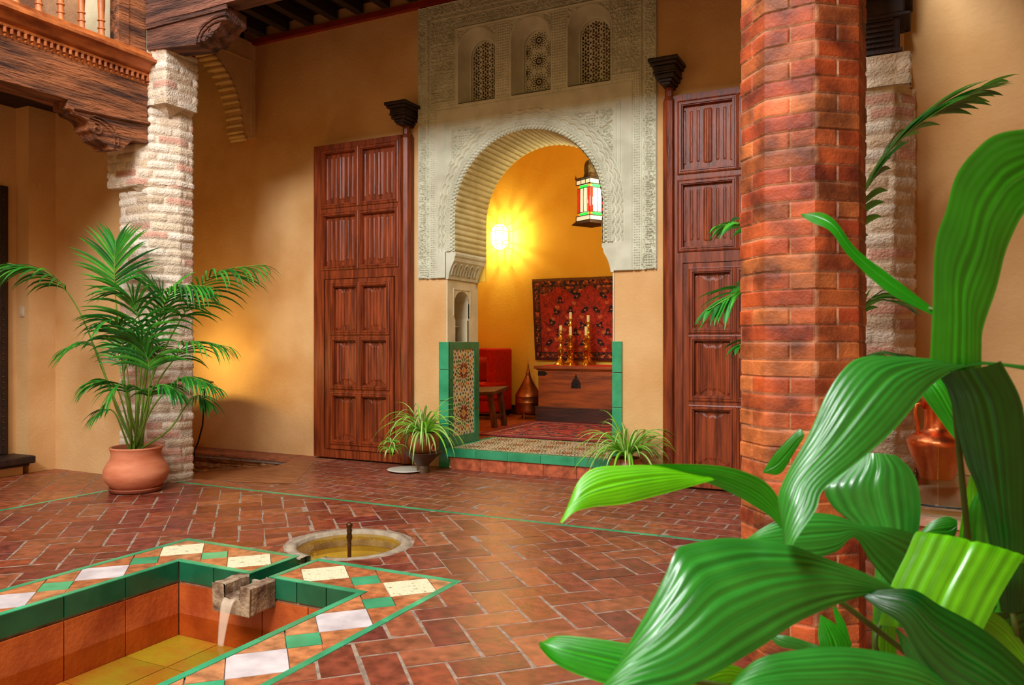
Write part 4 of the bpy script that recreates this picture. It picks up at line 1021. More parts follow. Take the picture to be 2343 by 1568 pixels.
q = MB(); q.box(p.x-.03, p.x+.03, 4.278, 4.29, p.z-.045, p.z+.045); q.box(p.x-.018, p.x+.018, 4.273, 4.28, p.z-.03, p.z+.03); o = q.build('light_switch', M_SWITCH, bevel=.003); tag(o, 'small cream light switch on the left wall', 'switch')
# ================================================================ INNER ROOM FURNITURE
def pile(name, P00, du, dv, nu, nv, colfn, th, nrm, parent=None, wob=0):
    U, V = np.meshgrid(np.linspace(0, 1, nu+1), np.linspace(0, 1, nv+1), indexing='ij')
    P00, du, dv, nrm = [np.array(a, float) for a in (P00, du, dv, nrm)]
    G_ = P00+U[..., None]*du+V[..., None]*dv+nrm*(wob*(fbm(U*3, V*3, 2)-.5)[..., None])
    uc, vc = np.meshgrid((np.arange(nu)+.5)/nu, (np.arange(nv)+.5)/nv, indexing='ij')
    mb = MB(); mb.grid(G_, cols=colfn(uc, vc)); return mb
def cmix(base, mask, c): return np.where(mask[..., None], np.array(c), base)
def carpet_cols(u, v):
    # u across (left 0), v up
    W_, H_ = 1.62, 1.07; x = u*W_; y = v*H_
    c = np.zeros(u.shape+(3,))+np.array(rgb(176, 44, 16)); n = vnoise(x*40, y*40, 1); c *= (.5+.9*n)[..., None]
    cx = np.abs(x-W_/2)
    dark = rgb(34, 24, 26); org = rgb(214, 110, 50); brn = rgb(126, 54, 20)
    for k, (mx, my) in enumerate([(.12, .2), (.34, .2), (.12, .42), (.33, .46), (.22, .33), (.45, .33), (.08, .62), (.28, .62), (.48, .60), (.18, .80), (.42, .75), (.55, .46), (.60, .2)]):
        r = np.hypot((cx-mx), (y-my-.03)*1.1); a = np.arctan2(y-my, cx-mx)
        c = cmix(c, r < .042*(1+.4*np.cos(a*(3+k % 3))), dark); c = cmix(c, r < .013, org)
        r2 = np.hypot(cx-mx-.06, y-my+.05); c = cmix(c, r2 < .028*(1+.5*np.cos(a*5)), org)
    zz = y > H_-.10-.13*np.abs(np.modf((cx+.2)/.42)[0]-.5)*2; c = cmix(c, zz & (y < H_-.06), brn)
    fl = zz & (vnoise(x*32, y*32, 3) > .60); c = cmix(c, fl, dark); fl = zz & (vnoise(x*36+9, y*36, 4) > .70); c = cmix(c, fl, org)
    e = np.minimum(np.minimum(x, W_-x), np.minimum(y, H_-y))
    c = cmix(c, e < .10, brn); c = cmix(c, (e < .10) & (vnoise(x*50, y*50, 5) > .62), dark); c = cmix(c, (e < .08) & (vnoise(x*45, y*45, 6) > .68), org)
    c = cmix(c, (e > .095) & (e < .105), dark); c = cmix(c, e < .03, rgb(90, 24, 12)); c = cmix(c, (y > H_-.035), rgb(128, 84, 34))
    return c*(.85+.3*vnoise(x*90, y*14, 7))[..., None]
q = pile('c', (-4.35, 9.375, 1.985), (.045, .0, -1.065), (1.6, 0, .0), 130, 200, lambda u, v: carpet_cols(v, 1-u), 0, (0, -1, 0), wob=.03)
o = q.build('hanging_carpet', M_RUG, solid=.012); tag(o, 'dark red patterned carpet hung on the yellow wall above the chest', 'carpet')
def rug_cols(u, v):
    x = u*2.1; y = v*1.5
    c = np.zeros(u.shape+(3,))+np.array(rgb(168, 44, 40)); n = vnoise(x*16, y*30, 1)
    c = cmix(c, n > .64, rgb(56, 30, 44)); c = cmix(c, vnoise(x*20+4, y*40, 2) > .72, rgb(206, 134, 96)); c = cmix(c, vnoise(x*24+4, y*44, 3) > .76, rgb(92, 70, 84)); c = cmix(c, vnoise(x*10+4, y*20, 4) > .72, rgb(196, 64, 40))
    e = np.minimum(np.minimum(x, 2.1-x), np.minimum(y, 1.5-y)); c = cmix(c, e < .10, rgb(150, 46, 52)); c = cmix(c, (e > .1) & (e < .12), rgb(200, 150, 110)); c = cmix(c, (e > .18) & (e < .2), rgb(60, 34, 50))
    return c*(.8+.4*vnoise(x*60, y*60, 5))[..., None]
q = pile('r', (-4.0, 7.12, IZ+.008), (2.25, 0, 0), (.0, 1.53, 0), 150, 110, rug_cols, 0, (0, 0, 1), wob=.004)
o = q.build('floor_rug', M_RUG, solid=.008); tag(o, 'faded red woven rug on the floor in front of the chest', 'rug')
# chest
ch = thing('wooden_chest', 'large dark oak chest with iron lock plate below the hanging carpet', 'chest', (-3.2, 9.05, IZ))
cx0, cx1, cy0, cy1 = -3.99, -2.35, 8.77, 9.34
q = MB(); q.box(cx0, cx1, cy0, cy1, IZ+.17, .82); q.build('body', M_CHEST, ch, bevel=.004)
q = MB(); q.box(cx0-.045, cx1+.045, cy0-.04, cy1, .825, .865); q.box(cx0-.02, cx1+.02, cy0-.02, cy1, .81, .826); q.build('lid', M_CHEST, ch, bevel=.012)
q = MB(); q.box(cx0-.03, cx1+.03, cy0-.03, cy1, IZ, IZ+.165); q.box(cx0-.035, cx1+.035, cy0-.035, cy1, IZ+.16, IZ+.18); q.build('plinth', M_CHESTD, ch, bevel=.006)
q = MB(); lx, lz = -3.49, .655
sh = [(0, .115), (.012, .085), (.02, .06), (.04, .045), (.05, .02), (.062, 0), (.055, -.02), (.062, -.04), (.06, -.055), (.03, -.052), (0, -.058)]
sh = sh+[(-a, b) for a, b in sh[::-1]][1:-1]
q.prism([(lx+a, lz+b) for a, b in sh], XZ, cy0-.008, cy0+.002); q.box(lx-.006, lx+.006, cy0-.016, cy0, lz-.02, lz+.02); q.build('lock_plate', M_IRON, ch, bevel=.001)
q = MB()
for zz in (.77, .32): q.prism([(cx0-.002, zz-.028), (cx0+.09, zz-.028), (cx0+.125, zz), (cx0+.09, zz+.028), (cx0-.002, zz+.028)], XZ, cy0-.005, cy0+.002)
q.build('corner_straps', M_IRON, ch)
q = MB(); q.lathe([(.012, 0), (0, .006)], (0, 0, 0), 8); q.v = [(a-3.55, cy0-c, b+.795) for a, b, c in q.v]; n0 = len(q.v); q.add([(a+.14, b, c) for a, b, c in q.v[:n0]], [f for f in q.f]); q.build('nail_heads', M_BRASS, ch)
q = MB(); q.box(cx0+.08, cx1-.06, cy0+.0, cy1-.03, .8655, .870); q.prism([(cx0+.08, .866), (cx0+.32, .866), (cx0+.28, .872), (cx0+.1, .874)], XZ, cy0-.02, cy0+.1)
o = q.build('runner_cloth', M_REDCLOTH); tag(o, 'thin scarlet cloth laid on top of the chest', 'cloth')
# candlesticks
def candlestick(x, y, h, sty, ch_, label):
    t = thing('candlestick', label, 'candlestick', (x, y, .870), 'brass candlesticks on the chest')
    z0 = .870
    if sty == 0: pr = [(.085, 0), (.085, .012), (.07, .025), (.05, .045), (.03, .075), (.016, .11), (.012, .14), (.018, .15), (.024, .175), (.030, .22), (.034, .255), (.022, .28), (.014, .34), (.012, .37), (.020, .378), (.075, .384), (.075, .389), (.016, .394), (.026, .41), (.03, .43), (.018, .46), (.014, .49), (.026, .51), (.018, .52), (.016, .56), (.032, .565), (.032, .572), (.016, .575)]
    else: pr = [(.092, 0), (.092, .012), (.075, .03), (.05, .05), (.028, .085), (.016, .12), (.028, .132), (.03, .145), (.018, .16), (.026, .20), (.032, .235), (.018, .262), (.016, .285), (.062, .29), (.062, .295), (.016, .30), (.028, .33), (.024, .36), (.014, .38), (.026, .395), (.018, .41), (.022, .44), (.028, .47), (.016, .49), (.02, .53), (.034, .536), (.034, .543), (.016, .548)]
    k = (h)/pr[-1][1]; q = MB(); q.lathe([(r*(1.3 if r < .05 else 1.05), z*k) for r, z in pr], (x, y, z0), 24); q.build('stem', M_BRASS, t, smooth=.8)
    q = MB(); q.lathe([(.018, 0), (.018, ch_), (.014, ch_+.004), (0, ch_+.004)], (x, y, z0+h), 16); q.build('candle', M_CANDLE, t, smooth=.8)
def atx(u, Y): return PY(u, 800, Y).x
candlestick(atx(1283, 8.86), 8.86, .43, 0, .055, 'shortest brass candlestick, leftmost on the chest')
candlestick(atx(1305.5, 8.86), 8.86, .37, 1, .10, 'low brass candlestick standing directly in front of a taller one, left pair on the chest')
candlestick(atx(1305.5, 9.1), 9.10, .58, 1, .075, 'tallest brass candlestick, behind the low one left of centre on the chest')
candlestick(atx(1341, 8.86), 8.86, .37, 1, .10, 'low brass candlestick in front, second from right on the chest')
candlestick(atx(1346, 9.12), 9.12, .54, 1, .075, 'tall brass candlestick, rightmost and set back on the chest')
# copper still
t = thing('copper_brazier', 'conical copper brazier with finial lid beside the oak chest', 'brazier', (-4.22, 8.98, IZ))
cx, cy = -4.225, 8.98
q = MB(); q.lathe([(.13, .07), (.158, .09), (.163, .12), (.163, .20), (.168, .21), (.163, .22), (.163, .275), (.168, .285), (.16, .29)], (cx, cy, IZ), 40); q.build('base_pan', M_COPPERD, t, smooth=.9)
q = MB(); q.lathe([(.166, .285), (.16, .31), (.13, .36), (.095, .42), (.062, .48), (.038, .53), (.03, .555), (.032, .56), (.020, .60), (.012, .64), (.008, .66), (.011, .668), (.007, .676), (.010, .684), (.004, .70), (.002, .75), (0, .752)], (cx, cy, IZ), 40); q.build('conical_lid', M_COPPERD, t, smooth=.9)
for k in range(3):
    a = 2*PI*k/3-PI/2; q = MB(); q.tube([(cx+r*math.cos(a), cy+r*math.sin(a), IZ+z) for r, z in ((.11, .09), (.13, .05), (.12, .02), (.135, .006))], [.016, .010, .010, .014], 8); q.build('foot', M_COPPERD, t, smooth=True)
# armchair
t = thing('red_armchair', 'bright red upholstered armchair seen through the left of the archway', 'armchair', (-5.1, 9.0, IZ))
ax1 = PY(1153, 800, 9.05).x; sx1 = PY(1140, 885, 8.75).x
def soft(q, name, par, bev=.03):
    o = q.build(name, M_REDF, par, bevel=bev); o.modifiers['bevel'].segments = 4; return o
q = MB(); q.box(ax1-1.0, ax1-.08, 9.05, 9.30, .27, 1.075); soft(q, 'backrest', t)
q = MB(); q.box(ax1-.12, ax1, 8.78, 9.30, .26, 1.075); soft(q, 'wing', t)
q = MB(); q.box(ax1-1.0, sx1-.03, 8.66, 9.06, .42, .64); soft(q, 'seat_cushion', t, .04)
q = MB(); q.box(ax1-1.0, sx1-.05, 8.68, 9.06, .26, .42); soft(q, 'seat_base', t)
for xx in (ax1-.95, ax1-.05):
    for yy in (8.8, 9.25): q = MB(); q.box(xx-.02, xx+.02, yy-.02, yy+.02, IZ, .27); q.build('leg', M_WOODBASE, t)
q = MB(); n = 16; g_ = []
U, V = np.meshgrid(np.linspace(-1, 1, n), np.linspace(-1, 1, n), indexing='ij')
px = PY(1108, 860, 8.95).x
for sg in (-1, 1):
    bul = .055*np.sqrt(np.clip(1-U**4, 0, 1))*np.sqrt(np.clip(1-V**4, 0, 1))*sg
    pin = 1-.06*(1-np.abs(U*V))
    G_ = np.stack([px-.0+U*.19*pin, 9.0+bul+.02*V, .80+V*.17*pin+U*.015], -1); q.grid(G_)
o = q.build('throw_pillow', mat('dark_red_pillow', rgb(150, 22, 8), rgb(172, 30, 12), rough=.9), smooth=True); tag(o, 'square dark red pillow leaning on the red armchair', 'pillow')
# stool / bench
t = thing('wooden_bench', 'low dark wooden bench with splayed legs inside the archway', 'bench', (-4.6, 8.1, IZ))
bx = PY(1141, 915, 7.9).x
q = MB()
q.add([(bx-.95, 7.72, .50), (bx, 7.80, .555), (bx+.0, 8.16, .60), (bx-.95, 8.12, .55), (bx-.95, 7.72, .54), (bx, 7.80, .60), (bx, 8.16, .645), (bx-.95, 8.12, .59)], [(0, 1, 2, 3), (4, 5, 6, 7), (0, 1, 5, 4), (1, 2, 6, 5), (2, 3, 7, 6), (3, 0, 4, 7)])
q.build('seat', M_STOOL, t, bevel=.008)
for (x0, yy, dx) in ((bx-.09, 7.86, .06), (bx-.09, 8.10, .06), (bx-.85, 7.86, -.06), (bx-.85, 8.10, -.06)):
    q = MB(); v = []
    for z_, o_ in ((IZ, dx), (.57 if x0 > bx-.5 else .53, 0)): v += [(x0+o_-.03, yy-.025, z_), (x0+o_+.03, yy-.025, z_), (x0+o_+.03, yy+.025, z_), (x0+o_-.03, yy+.025, z_)]
    q.add(v, [(0, 1, 2, 3), (4, 5, 6, 7), (0, 1, 5, 4), (1, 2, 6, 5), (2, 3, 7, 6), (3, 0, 4, 7)]); q.build('leg', M_STOOL, t, bevel=.004)
q = MB(); q.box(bx-.9, bx-.05, 7.84, 7.87, .27, .31); q.box(bx-.07, bx-.03, 7.86, 8.10, .29, .33); q.build('stretcher', M_STOOL, t, bevel=.004)
# star sconce
lx, ly, lz_ = PY(1142, 543, 9.26).x, 9.28, PY(1142, 543, 9.26).z
t = thing('wall_sconce', 'glowing faceted glass wall lantern on the yellow inner wall', 'wall lamp', (lx, 9.395, lz_))
M_GLOW = mat('lit_sconce_glass', (1, .72, .22), rough=.4, emit=(1, .74, .28), estr=9, alpha=.3)
q = MB(); q.lathe([(.0, -.165), (.055, -.16), (.11, -.10), (.125, -.05), (.125, .07), (.10, .13), (.05, .17), (0, .175)], (lx, ly, lz_), 8); q.build('glass_globe', M_GLOW, t)
q = MB()
pf = [(.057, -.164), (.113, -.102), (.128, -.05), (.128, .07), (.103, .132), (.052, .173)]
for k in range(8):
    a = 2*PI*k/8; q.tube([(lx+r*math.cos(a), ly+r*math.sin(a), lz_+z) for r, z in pf], .004, 5)
for r, z in pf: q.tube([(lx+r*math.cos(2*PI*k/8), ly+r*math.sin(2*PI*k/8), lz_+z) for k in range(9)], .004, 5)
q.build('lead_came', M_BRASS, t); q = MB(); q.box(lx-.04, lx+.04, 9.35, 9.42, lz_-.04, lz_+.04); q.build('wall_plate', M_BRASS, t)
def lamp(name, loc, power, col, r=.05, typ='POINT'):
    l = bpy.data.lights.new(name, typ); l.energy = power; l.color = col
    if typ == 'POINT': l.shadow_soft_size = r
    o = bpy.data.objects.new(name, l); COL.objects.link(o); o.location = loc; return o
lamp('sconce_bulb', (lx, ly-.03, lz_), 44, (1, .86, .46), .022)
q = MB(); q.lathe([(0, -.05), (.03, -.035), (.036, 0), (.02, .04), (0, .055)], (lx, ly, lz_), 16)
for i_ in range(len(q.v)): q.v[i_] = (q.v[i_][0], q.v[i_][1]+.04, q.v[i_][2])
q.build('bulb', mat('lit_sconce_bulb', (1, .9, .7), emit=(1, .85, .5), estr=16), t, smooth=True)
# hanging lantern
LY = 7.6; c_ = PY(1352, 460, LY); hx, hz = c_.x, c_.z
t = thing('stained_glass_lantern', 'hanging square lantern with red and green stained glass panes', 'lantern', (hx, LY, hz-.28))
rot = math.radians(-28)
def LP(x, y, z): return (hx+x*math.cos(rot)-y*math.sin(rot), LY+x*math.sin(rot)+y*math.cos(rot), hz+z)
def lbox(mb, x0, x1, y0, y1, z0, z1, k0=1, k1=1):
    v = []
    for z, k in ((z0, k0), (z1, k1)): v += [LP(x0*k, y0*k, z), LP(x1*k, y0*k, z), LP(x1*k, y1*k, z), LP(x0*k, y1*k, z)]
    mb.add(v, [(0, 1, 2, 3), (4, 5, 6, 7), (0, 1, 5, 4), (1, 2, 6, 5), (2, 3, 7, 6), (3, 0, 4, 7)])
def pane(name, c, es, rects, lab=None):
    m = mat(name, c, rough=.2, emit=c, estr=es); q = MB()
    for s in range(4):
        for (a0, a1, z0, z1, off) in rects:
            ca, sa = math.cos(s*PI/2), math.sin(s*PI/2)
            v = [(a, -off) for a in (a0, a1)]
            pts = [LP(a*ca-b*sa, a*sa+b*ca, z) for z in (z0, z1) for a, b in (v if z == z0 else v[::-1])]
            q.add(pts, [(0, 1, 2, 3)])
    o = q.build('glass_pane', m, t); o['label'] = lab or (name.replace('_', ' ')); return o
h_ = .095
pane('green_glass', (.02, .75, .08), .9, [(-.065, .065, .13, .155, h_), (-.065, .065, -.155, -.13, h_)], 'green glass panes')
pane('red_glass', (.8, .01, .005), .9, [(-.088, -.062, -.12, .12, h_), (.062, .088, -.12, .12, h_)], 'red glass panes')
pane('orange_glass', (.95, .18, .01), .9, [(-.09, -.07, .13, .155, h_), (.07, .09, .13, .155, h_), (-.09, -.07, -.155, -.13, h_), (.07, .09, -.155, -.13, h_)], 'orange glass corner panes')
pane('clear_glass', (.75, .66, .48), .75, [(-.055, -.004, -.12, .12, h_), (.004, .055, -.12, .12, h_)], 'clear glass panes')
pane('milky_glass', (.8, .66, .45), .6, [(-.10, .10, .165, .205, .105), (-.10, .10, -.205, -.165, .105)], 'cream printed glass bands')
q = MB(); bw = .0035
for s in range(4):
    ca, sa = math.cos(s*PI/2), math.sin(s*PI/2)
    def seg(a0, z0, a1, z1, off): q.tube([LP(a0*ca+off*sa, a0*sa-off*ca, z0), LP(a1*ca+off*sa, a1*sa-off*ca, z1)], bw, 5)
    for a in (-.092, -.059, 0, .059, .092): seg(a, -.125, a, .125, .098)
    for z in (-.16, -.125, .125, .16): seg(-.095, z, .095, z, .098)
    for z in (-.21, -.162, .162, .21, .225): seg(-.108, z, .108, z, .108)
    seg(-.108, -.21, -.108, -.16, .108); seg(-.108, .16, -.108, .225, .108); seg(-.03, .162, -.03, .21, .108); seg(.04, .162, .04, .21, .108)
    q.lathe([(.012, 0), (.004, .03), (0, .05)], LP(-.11*ca+.11*sa, -.11*sa-.11*ca, .222), 8)
lbox(q, -.14, .14, -.14, .14, -.25, -.245); lbox(q, -.14, .14, -.14, .14, -.245, -.212, 1, .79); lbox(q, -.112, .112, -.112, .112, .222, .232)
q.build('metal_frame', M_FRAMEMET, t)
q = MB(); q.lathe([(.085, .23), (.08, .26), (.068, .285), (.075, .29), (.074, .36), (.06, .40), (.03, .425), (.008, .435), (.006, .47), (0, .475)], (hx, LY, hz), 8); q.build('domed_top', mat('pierced_tin', rgb(62, 48, 28), rgb(104, 84, 50), scale=60, rough=.5, metal=.6, bump=.5), t)
q = MB(); q.tube([(hx, LY, hz+.47), (hx, LY, 4.5)], .005, 6); q.build('chain', M_FRAMEMET, t)
q = MB(); q.lathe([(0, -.05), (.03, -.03), (.034, 0), (.02, .04), (0, .06)], (hx, LY, hz), 16); q.build('bulb', mat('lit_bulb', (1, .9, .7), emit=(1, .85, .6), estr=14), t, smooth=True)
lamp('lantern_bulb', (hx, LY, hz-.0), 6, (1, .74, .4), .03)
lamp('lantern_side_lamp', (hx+.25, LY-.25, hz+.1), 34, (1, .9, .6), .15)  # point light in the air beside the lantern, outside its panes
# ================================================================ POTS, PLANTS
def leafcol(base, k): return tuple(c*k for c in base)
G1, G2, G3 = rgb(46, 134, 38), rgb(74, 160, 44), rgb(30, 98, 36)
def frond(mb, pts, nl, ll, wd, seed, start=.35, up=None, droop=.5, colr=None, spread=.9):
    rnd = random.Random(seed); cc = catmull(pts, 40); n = len(cc)
    i0 = int(start*n)
    for j in range(nl):
        f = j/(nl-1); idx = min(n-2, int(i0+(n-2-i0)*f)); p = cc[idx]; tan = (cc[min(idx+1, n-1)]-cc[idx-1]).normalized()
        side0 = tan.cross(Vector((0, 0, 1)))
        if side0.length < .15: side0 = tan.cross(Vector((.3, -1, .1)))
        side0.normalize(); upv = side0.cross(tan).normalized()
        for sg in (-1, 1):
            L = ll*(.55+.75*math.sin(PI*min(1, .18+f*.82))**.8)*rnd.uniform(.85, 1.1)
            ang = (1-.62*f)*spread
            d = (tan*math.cos(ang)+side0*sg*math.sin(ang)+upv*rnd.uniform(-.08, .12)).normalized()
            q = p.copy(); path = [q.copy()]; dd = d.copy(); S = 7
            for s in range(S):
                dd = (dd+Vector((0, 0, -1))*droop*(.17+.20*s/S)*rnd.uniform(.7, 1.3)).normalized(); q = q+dd*L/S; path.append(q.copy())
            base = rnd.choice(colr or [G1, G2, G1, G3]); vs = []; fs = []
            for s, q_ in enumerate(path):
                t_ = s/S; w_ = wd*(.35+1.3*math.sin(PI*min(.98, .12+.8*t_))**.7)*(1-t_**4)*.62
                tt = (path[min(s+1, S)]-path[max(s-1, 0)]).normalized(); bn = tt.cross(upv)
                if bn.length < .1: bn = tt.cross(side0)
                bn.normalize(); nn = bn.cross(tt).normalized()
                vs += [q_-bn*w_, q_+nn*w_*-.35, q_+bn*w_]
                if s: o_ = (s-1)*3; fs += [(o_, o_+1, o_+4, o_+3), (o_+1, o_+2, o_+5, o_+4)]
            k = rnd.uniform(.8, 1.35); mb.add(vs, fs, leafcol(base, k))
def palm(name, label, base, specs, group, potfn):
    t = thing(name, label, 'potted palm', base, group)
    for i, (pts, nl, ll, wd, st_, droop) in enumerate(specs):
        q = MB(); frond(q, pts, nl, ll, wd, i*13+5, st_, droop=droop); o = q.build('frond', M_PALM, t, smooth=True)
        s = MB(); cc = catmull(pts, 30); s.tube(cc, [.0085*(1-.78*k/29) for k in range(30)], 6); s.build('stalk', M_STEM, o, smooth=True)
    potfn(t)
    return t
pb = PZ(312, 1123, 0); BX, BY = pb.x, pb.y
def terrapot(t):
    q = MB(); q.lathe([(.155, .025), (.175, .03), (.215, .08), (.236, .13), (.232, .17), (.212, .215), (.186, .255), (.178, .29), (.186, .325), (.192, .335), (.188, .345), (.172, .343), (.165, .32), (.17, .28), (0, .28)], (BX, BY, 0), 64); q.build('terracotta_pot', M_TERRA, t, smooth=.9)
    q = MB(); q.lathe([(.17, 0), (.19, .008), (.197, .03), (.192, .036), (.18, .034), (.17, .02), (0, .018)], (BX, BY, 0), 48); q.build('saucer', mat('dark_terracotta', rgb(128, 60, 36), rgb(150, 76, 46), rough=.7), t, smooth=.9)
    q = MB(); q.lathe([(0, .295), (.166, .293), (.166, .285)], (BX, BY, 0), 32); q.build('soil', M_SOIL, t)
D0 = (Vector((BX, BY, 0))-Vector((0, 0, 0))); DB = -BX*SN+BY*CS
def pp(l, dz=0): return [Vector((BX+random.uniform(-.05, .05), BY+random.uniform(-.05, .05), .29))]+[P(u, v, DB+d) for u, v, d in l]
specs = [
    (pp([(240, 860, .05), (180, 710, -.1), (110, 625, -.25), (15, 602, -.35)]), 19, 0.351, 0.0098, .60, .75),
    (pp([(283, 860, .1), (266, 700, .05), (262, 620, 0), (264, 553, 0)]), 15, 0.312, 0.0110, .60, .35),
    (pp([(350, 860, .05), (420, 720, -.05), (490, 628, -.15), (608, 604, -.3)]), 22, 0.351, 0.0098, .48, .8),
    (pp([(335, 860, -.1), (362, 740, -.2), (400, 660, -.3), (480, 655, -.45)]), 21, 0.325, 0.0098, .45, .9),
    (pp([(318, 900, -.15), (325, 780, -.25), (305, 690, -.35), (275, 670, -.4)]), 18, 0.338, 0.0119, .45, .6),
    (pp([(350, 900, -.1), (392, 830, -.2), (440, 782, -.3), (530, 795, -.35)]), 16, 0.273, 0.0089, .52, .8),
    (pp([(268, 940, 0), (238, 850, -.05), (210, 790, -.1), (145, 798, -.2)]), 14, 0.260, 0.0089, .68, .7),
    (pp([(345, 940, -.1), (392, 885, -.25), (432, 862, -.3), (505, 890, -.4)]), 16, 0.234, 0.0089, .55, .8),
    (pp([(290, 960, -.1), (268, 890, -.2), (240, 872, -.25), (195, 885, -.3)]), 15, 0.234, 0.0089, .5, .7),
    (pp([(330, 960, -.2), (345, 900, -.3), (375, 880, -.35), (420, 905, -.4)]), 15, 0.221, 0.0102, .45, .8),
    (pp([(300, 970, -.2), (292, 900, -.3), (270, 880, -.38), (235, 930, -.45)]), 14, 0.221, 0.0098, .5, .8),
    (pp([(322, 900, .1), (345, 800, .15), (372, 700, .15), (352, 650, .15)]), 17, 0.312, 0.0110, .5, .5),
    (pp([(288, 900, -.1), (282, 800, -.2), (268, 740, -.3), (232, 735, -.4)]), 16, 0.260, 0.0098, .5, .8),
    (pp([(335, 950, -.3), (342, 850, -.4), (330, 800, -.45), (310, 770, -.5)]), 14, 0.312, 0.0127, .5, .6),
    (pp([(385, 985, -.1), (428, 925, -.1), (455, 905, -.15), (480, 925, -.2)]), 10, 0.182, 0.0076, .65, .7),
    (pp([(280, 985, -.1), (262, 945, -.15), (240, 937, -.2), (212, 955, -.25)]), 10, 0.182, 0.0076, .6, .7)]
for k_ in range(5):
    a = random.uniform(-1, 1); specs.append((pp([(312+25*a, 930, random.uniform(-.1, .1)), (312+45*a, 800+random.uniform(-30, 60), random.uniform(-.15, .15)), (312+58*a, 760+random.uniform(-10, 60), random.uniform(-.15, .15))]), 9, 0.182, 0.0085, .7, .7))
palm('potted_palm', 'feathery palm in a squat terracotta pot in front of the left brick pillar', (BX, BY, 0), specs, 'potted palms', terrapot)
# second palm behind the red column
b2 = Vector((-.45, 3.95, 0)); B2D = -b2.x*SN+b2.y*CS
def pot2(t):
    q = MB(); q.lathe([(.14, 0), (.15, .01), (.17, .15), (.19, .27), (.2, .28), (.2, .30), (.18, .30), (.175, .27), (0, .27)], (b2.x, b2.y, 0), 40); q.build('terracotta_pot', M_TERRA, t, smooth=.8)
    q = MB(); q.lathe([(0, .285), (.178, .283), (.178, .27)], (b2.x, b2.y, 0), 32); q.build('soil', M_SOIL, t)
def pq(l): return [Vector((b2.x, b2.y, .28))]+[P(u, v, B2D+d) for u, v, d in l]
specs = [(pq([(1880, 800, -.05), (1965, 470, -.15), (2075, 295, -.2), (2262, 190, -.3)]), 20, .30, .026, .42, .35),
         (pq([(1780, 900, 0), (1740, 600, 0), (1712, 520, 0), (1645, 515, 0)]), 10, .16, .013, .55, .8),
         (pq([(1800, 900, 0), (1760, 730, 0), (1712, 665, 0), (1618, 710, -.1)]), 16, .22, .014, .52, .6),
         (pq([(1810, 950, 0), (1770, 830, 0), (1730, 780, -.05), (1690, 790, -.1)]), 8, .15, .013, .5, .8),
         (pq([(1900, 900, -.2), (1945, 770, -.25), (1985, 690, -.3), (2060, 690, -.35)]), 9, .18, .013, .6, .4),
         (pq([(1890, 950, -.1), (1950, 850, -.2), (1995, 810, -.25), (2080, 812, -.3)]), 7, .14, .012, .6, .5)]
palm('potted_palm', 'tall palm half hidden behind the red octagonal column', tuple(b2), specs, 'potted palms', pot2)
# clay fish dish
f0 = PZ(228, 1081, 0)
q = MB(); prf = [(-.16, .10), (-.135, .075), (-.10, .035), (-.03, .005), (.06, 0), (.14, .03), (.17, .09), (.14, .11), (.06, .075), (-.06, .078), (-.10, .09), (-.105, .115), (-.125, .095)]
hw = [.002, .012, .03, .055, .06, .045, .01, .006, .05, .05, .02, .004, .008]
q.prism([(f0.x+.13+a, b) for a, b in prf], XZ, f0.y-.03, f0.y+.03)
o = q.build('clay_bird_dish', M_FISH, bevel=.012); tag(o, 'small orange glazed clay dish with a pointed snout behind the terracotta pot', 'dish')
# wrought iron stand and hidden lamp behind the pillar
sY = 5.45; top = PY(455, 873, sY); tcx = PY(392, 870, sY).x
t = thing('iron_stand', 'curly black wrought iron stand just right of the left pillar', 'stand', (tcx, sY, 0))
r_t = top.x+.08-tcx
for k, a0 in enumerate((0, 2.09, 4.19)):
    q = MB(); pr = [(r_t*.8, .745), (r_t+.01, .74), (r_t-.005, .70), (r_t-.01, .55), (r_t-.03, .35), (r_t-.09, .18), (r_t-.14, .10)]
    zb = -.17 if k else -.02
    q.tube([(tcx+r*math.cos(a0), sY+r*math.sin(a0), z-.0) for r, z in [(r, z*(1)) for r, z in pr]]+[(tcx+(r_t-.17)*math.cos(a0), sY+(r_t-.17)*math.sin(a0), -.19)], .008, 8)
    q.tube([(tcx+(r_t-.03+.03*math.cos(b*.6)*(1-b/14))*math.cos(a0), sY+(r_t-.03)*math.sin(a0), .70+.03*math.sin(b*.6)*(1-b/14)) for b in range(12)], .005, 6)
    q.build('leg', M_IRON, t, smooth=True)
q = MB(); q.lathe([(0, .745), (r_t*.85, .745), (r_t*.85, .755), (0, .757)], (tcx, sY, 0), 32); q.build('tray', M_IRON, t)
lt = thing('table_lamp', 'small lamp standing on the iron stand behind the pillar', 'lamp', (tcx-.05, sY, .757))
q = MB(); q.lathe([(.05, 0), (.05, .01), (.01, .03), (.01, .12)], (tcx-.05, sY, .757), 16); q.build('base', M_BRASS, lt)
q = MB(); q.lathe([(.05, .10), (.035, .22)], (tcx-.05, sY, .757), 20); q.f = q.f[:-2]; q.c = q.c[:-2]; q.build('lamp_shade', mat('lit_parchment_shade', (1, .7, .3), emit=(1, .6, .2), estr=3), lt)
lamp('table_lamp_bulb', (tcx-.05, sY+.05, .92), 30, (1, .72, .22), .06)
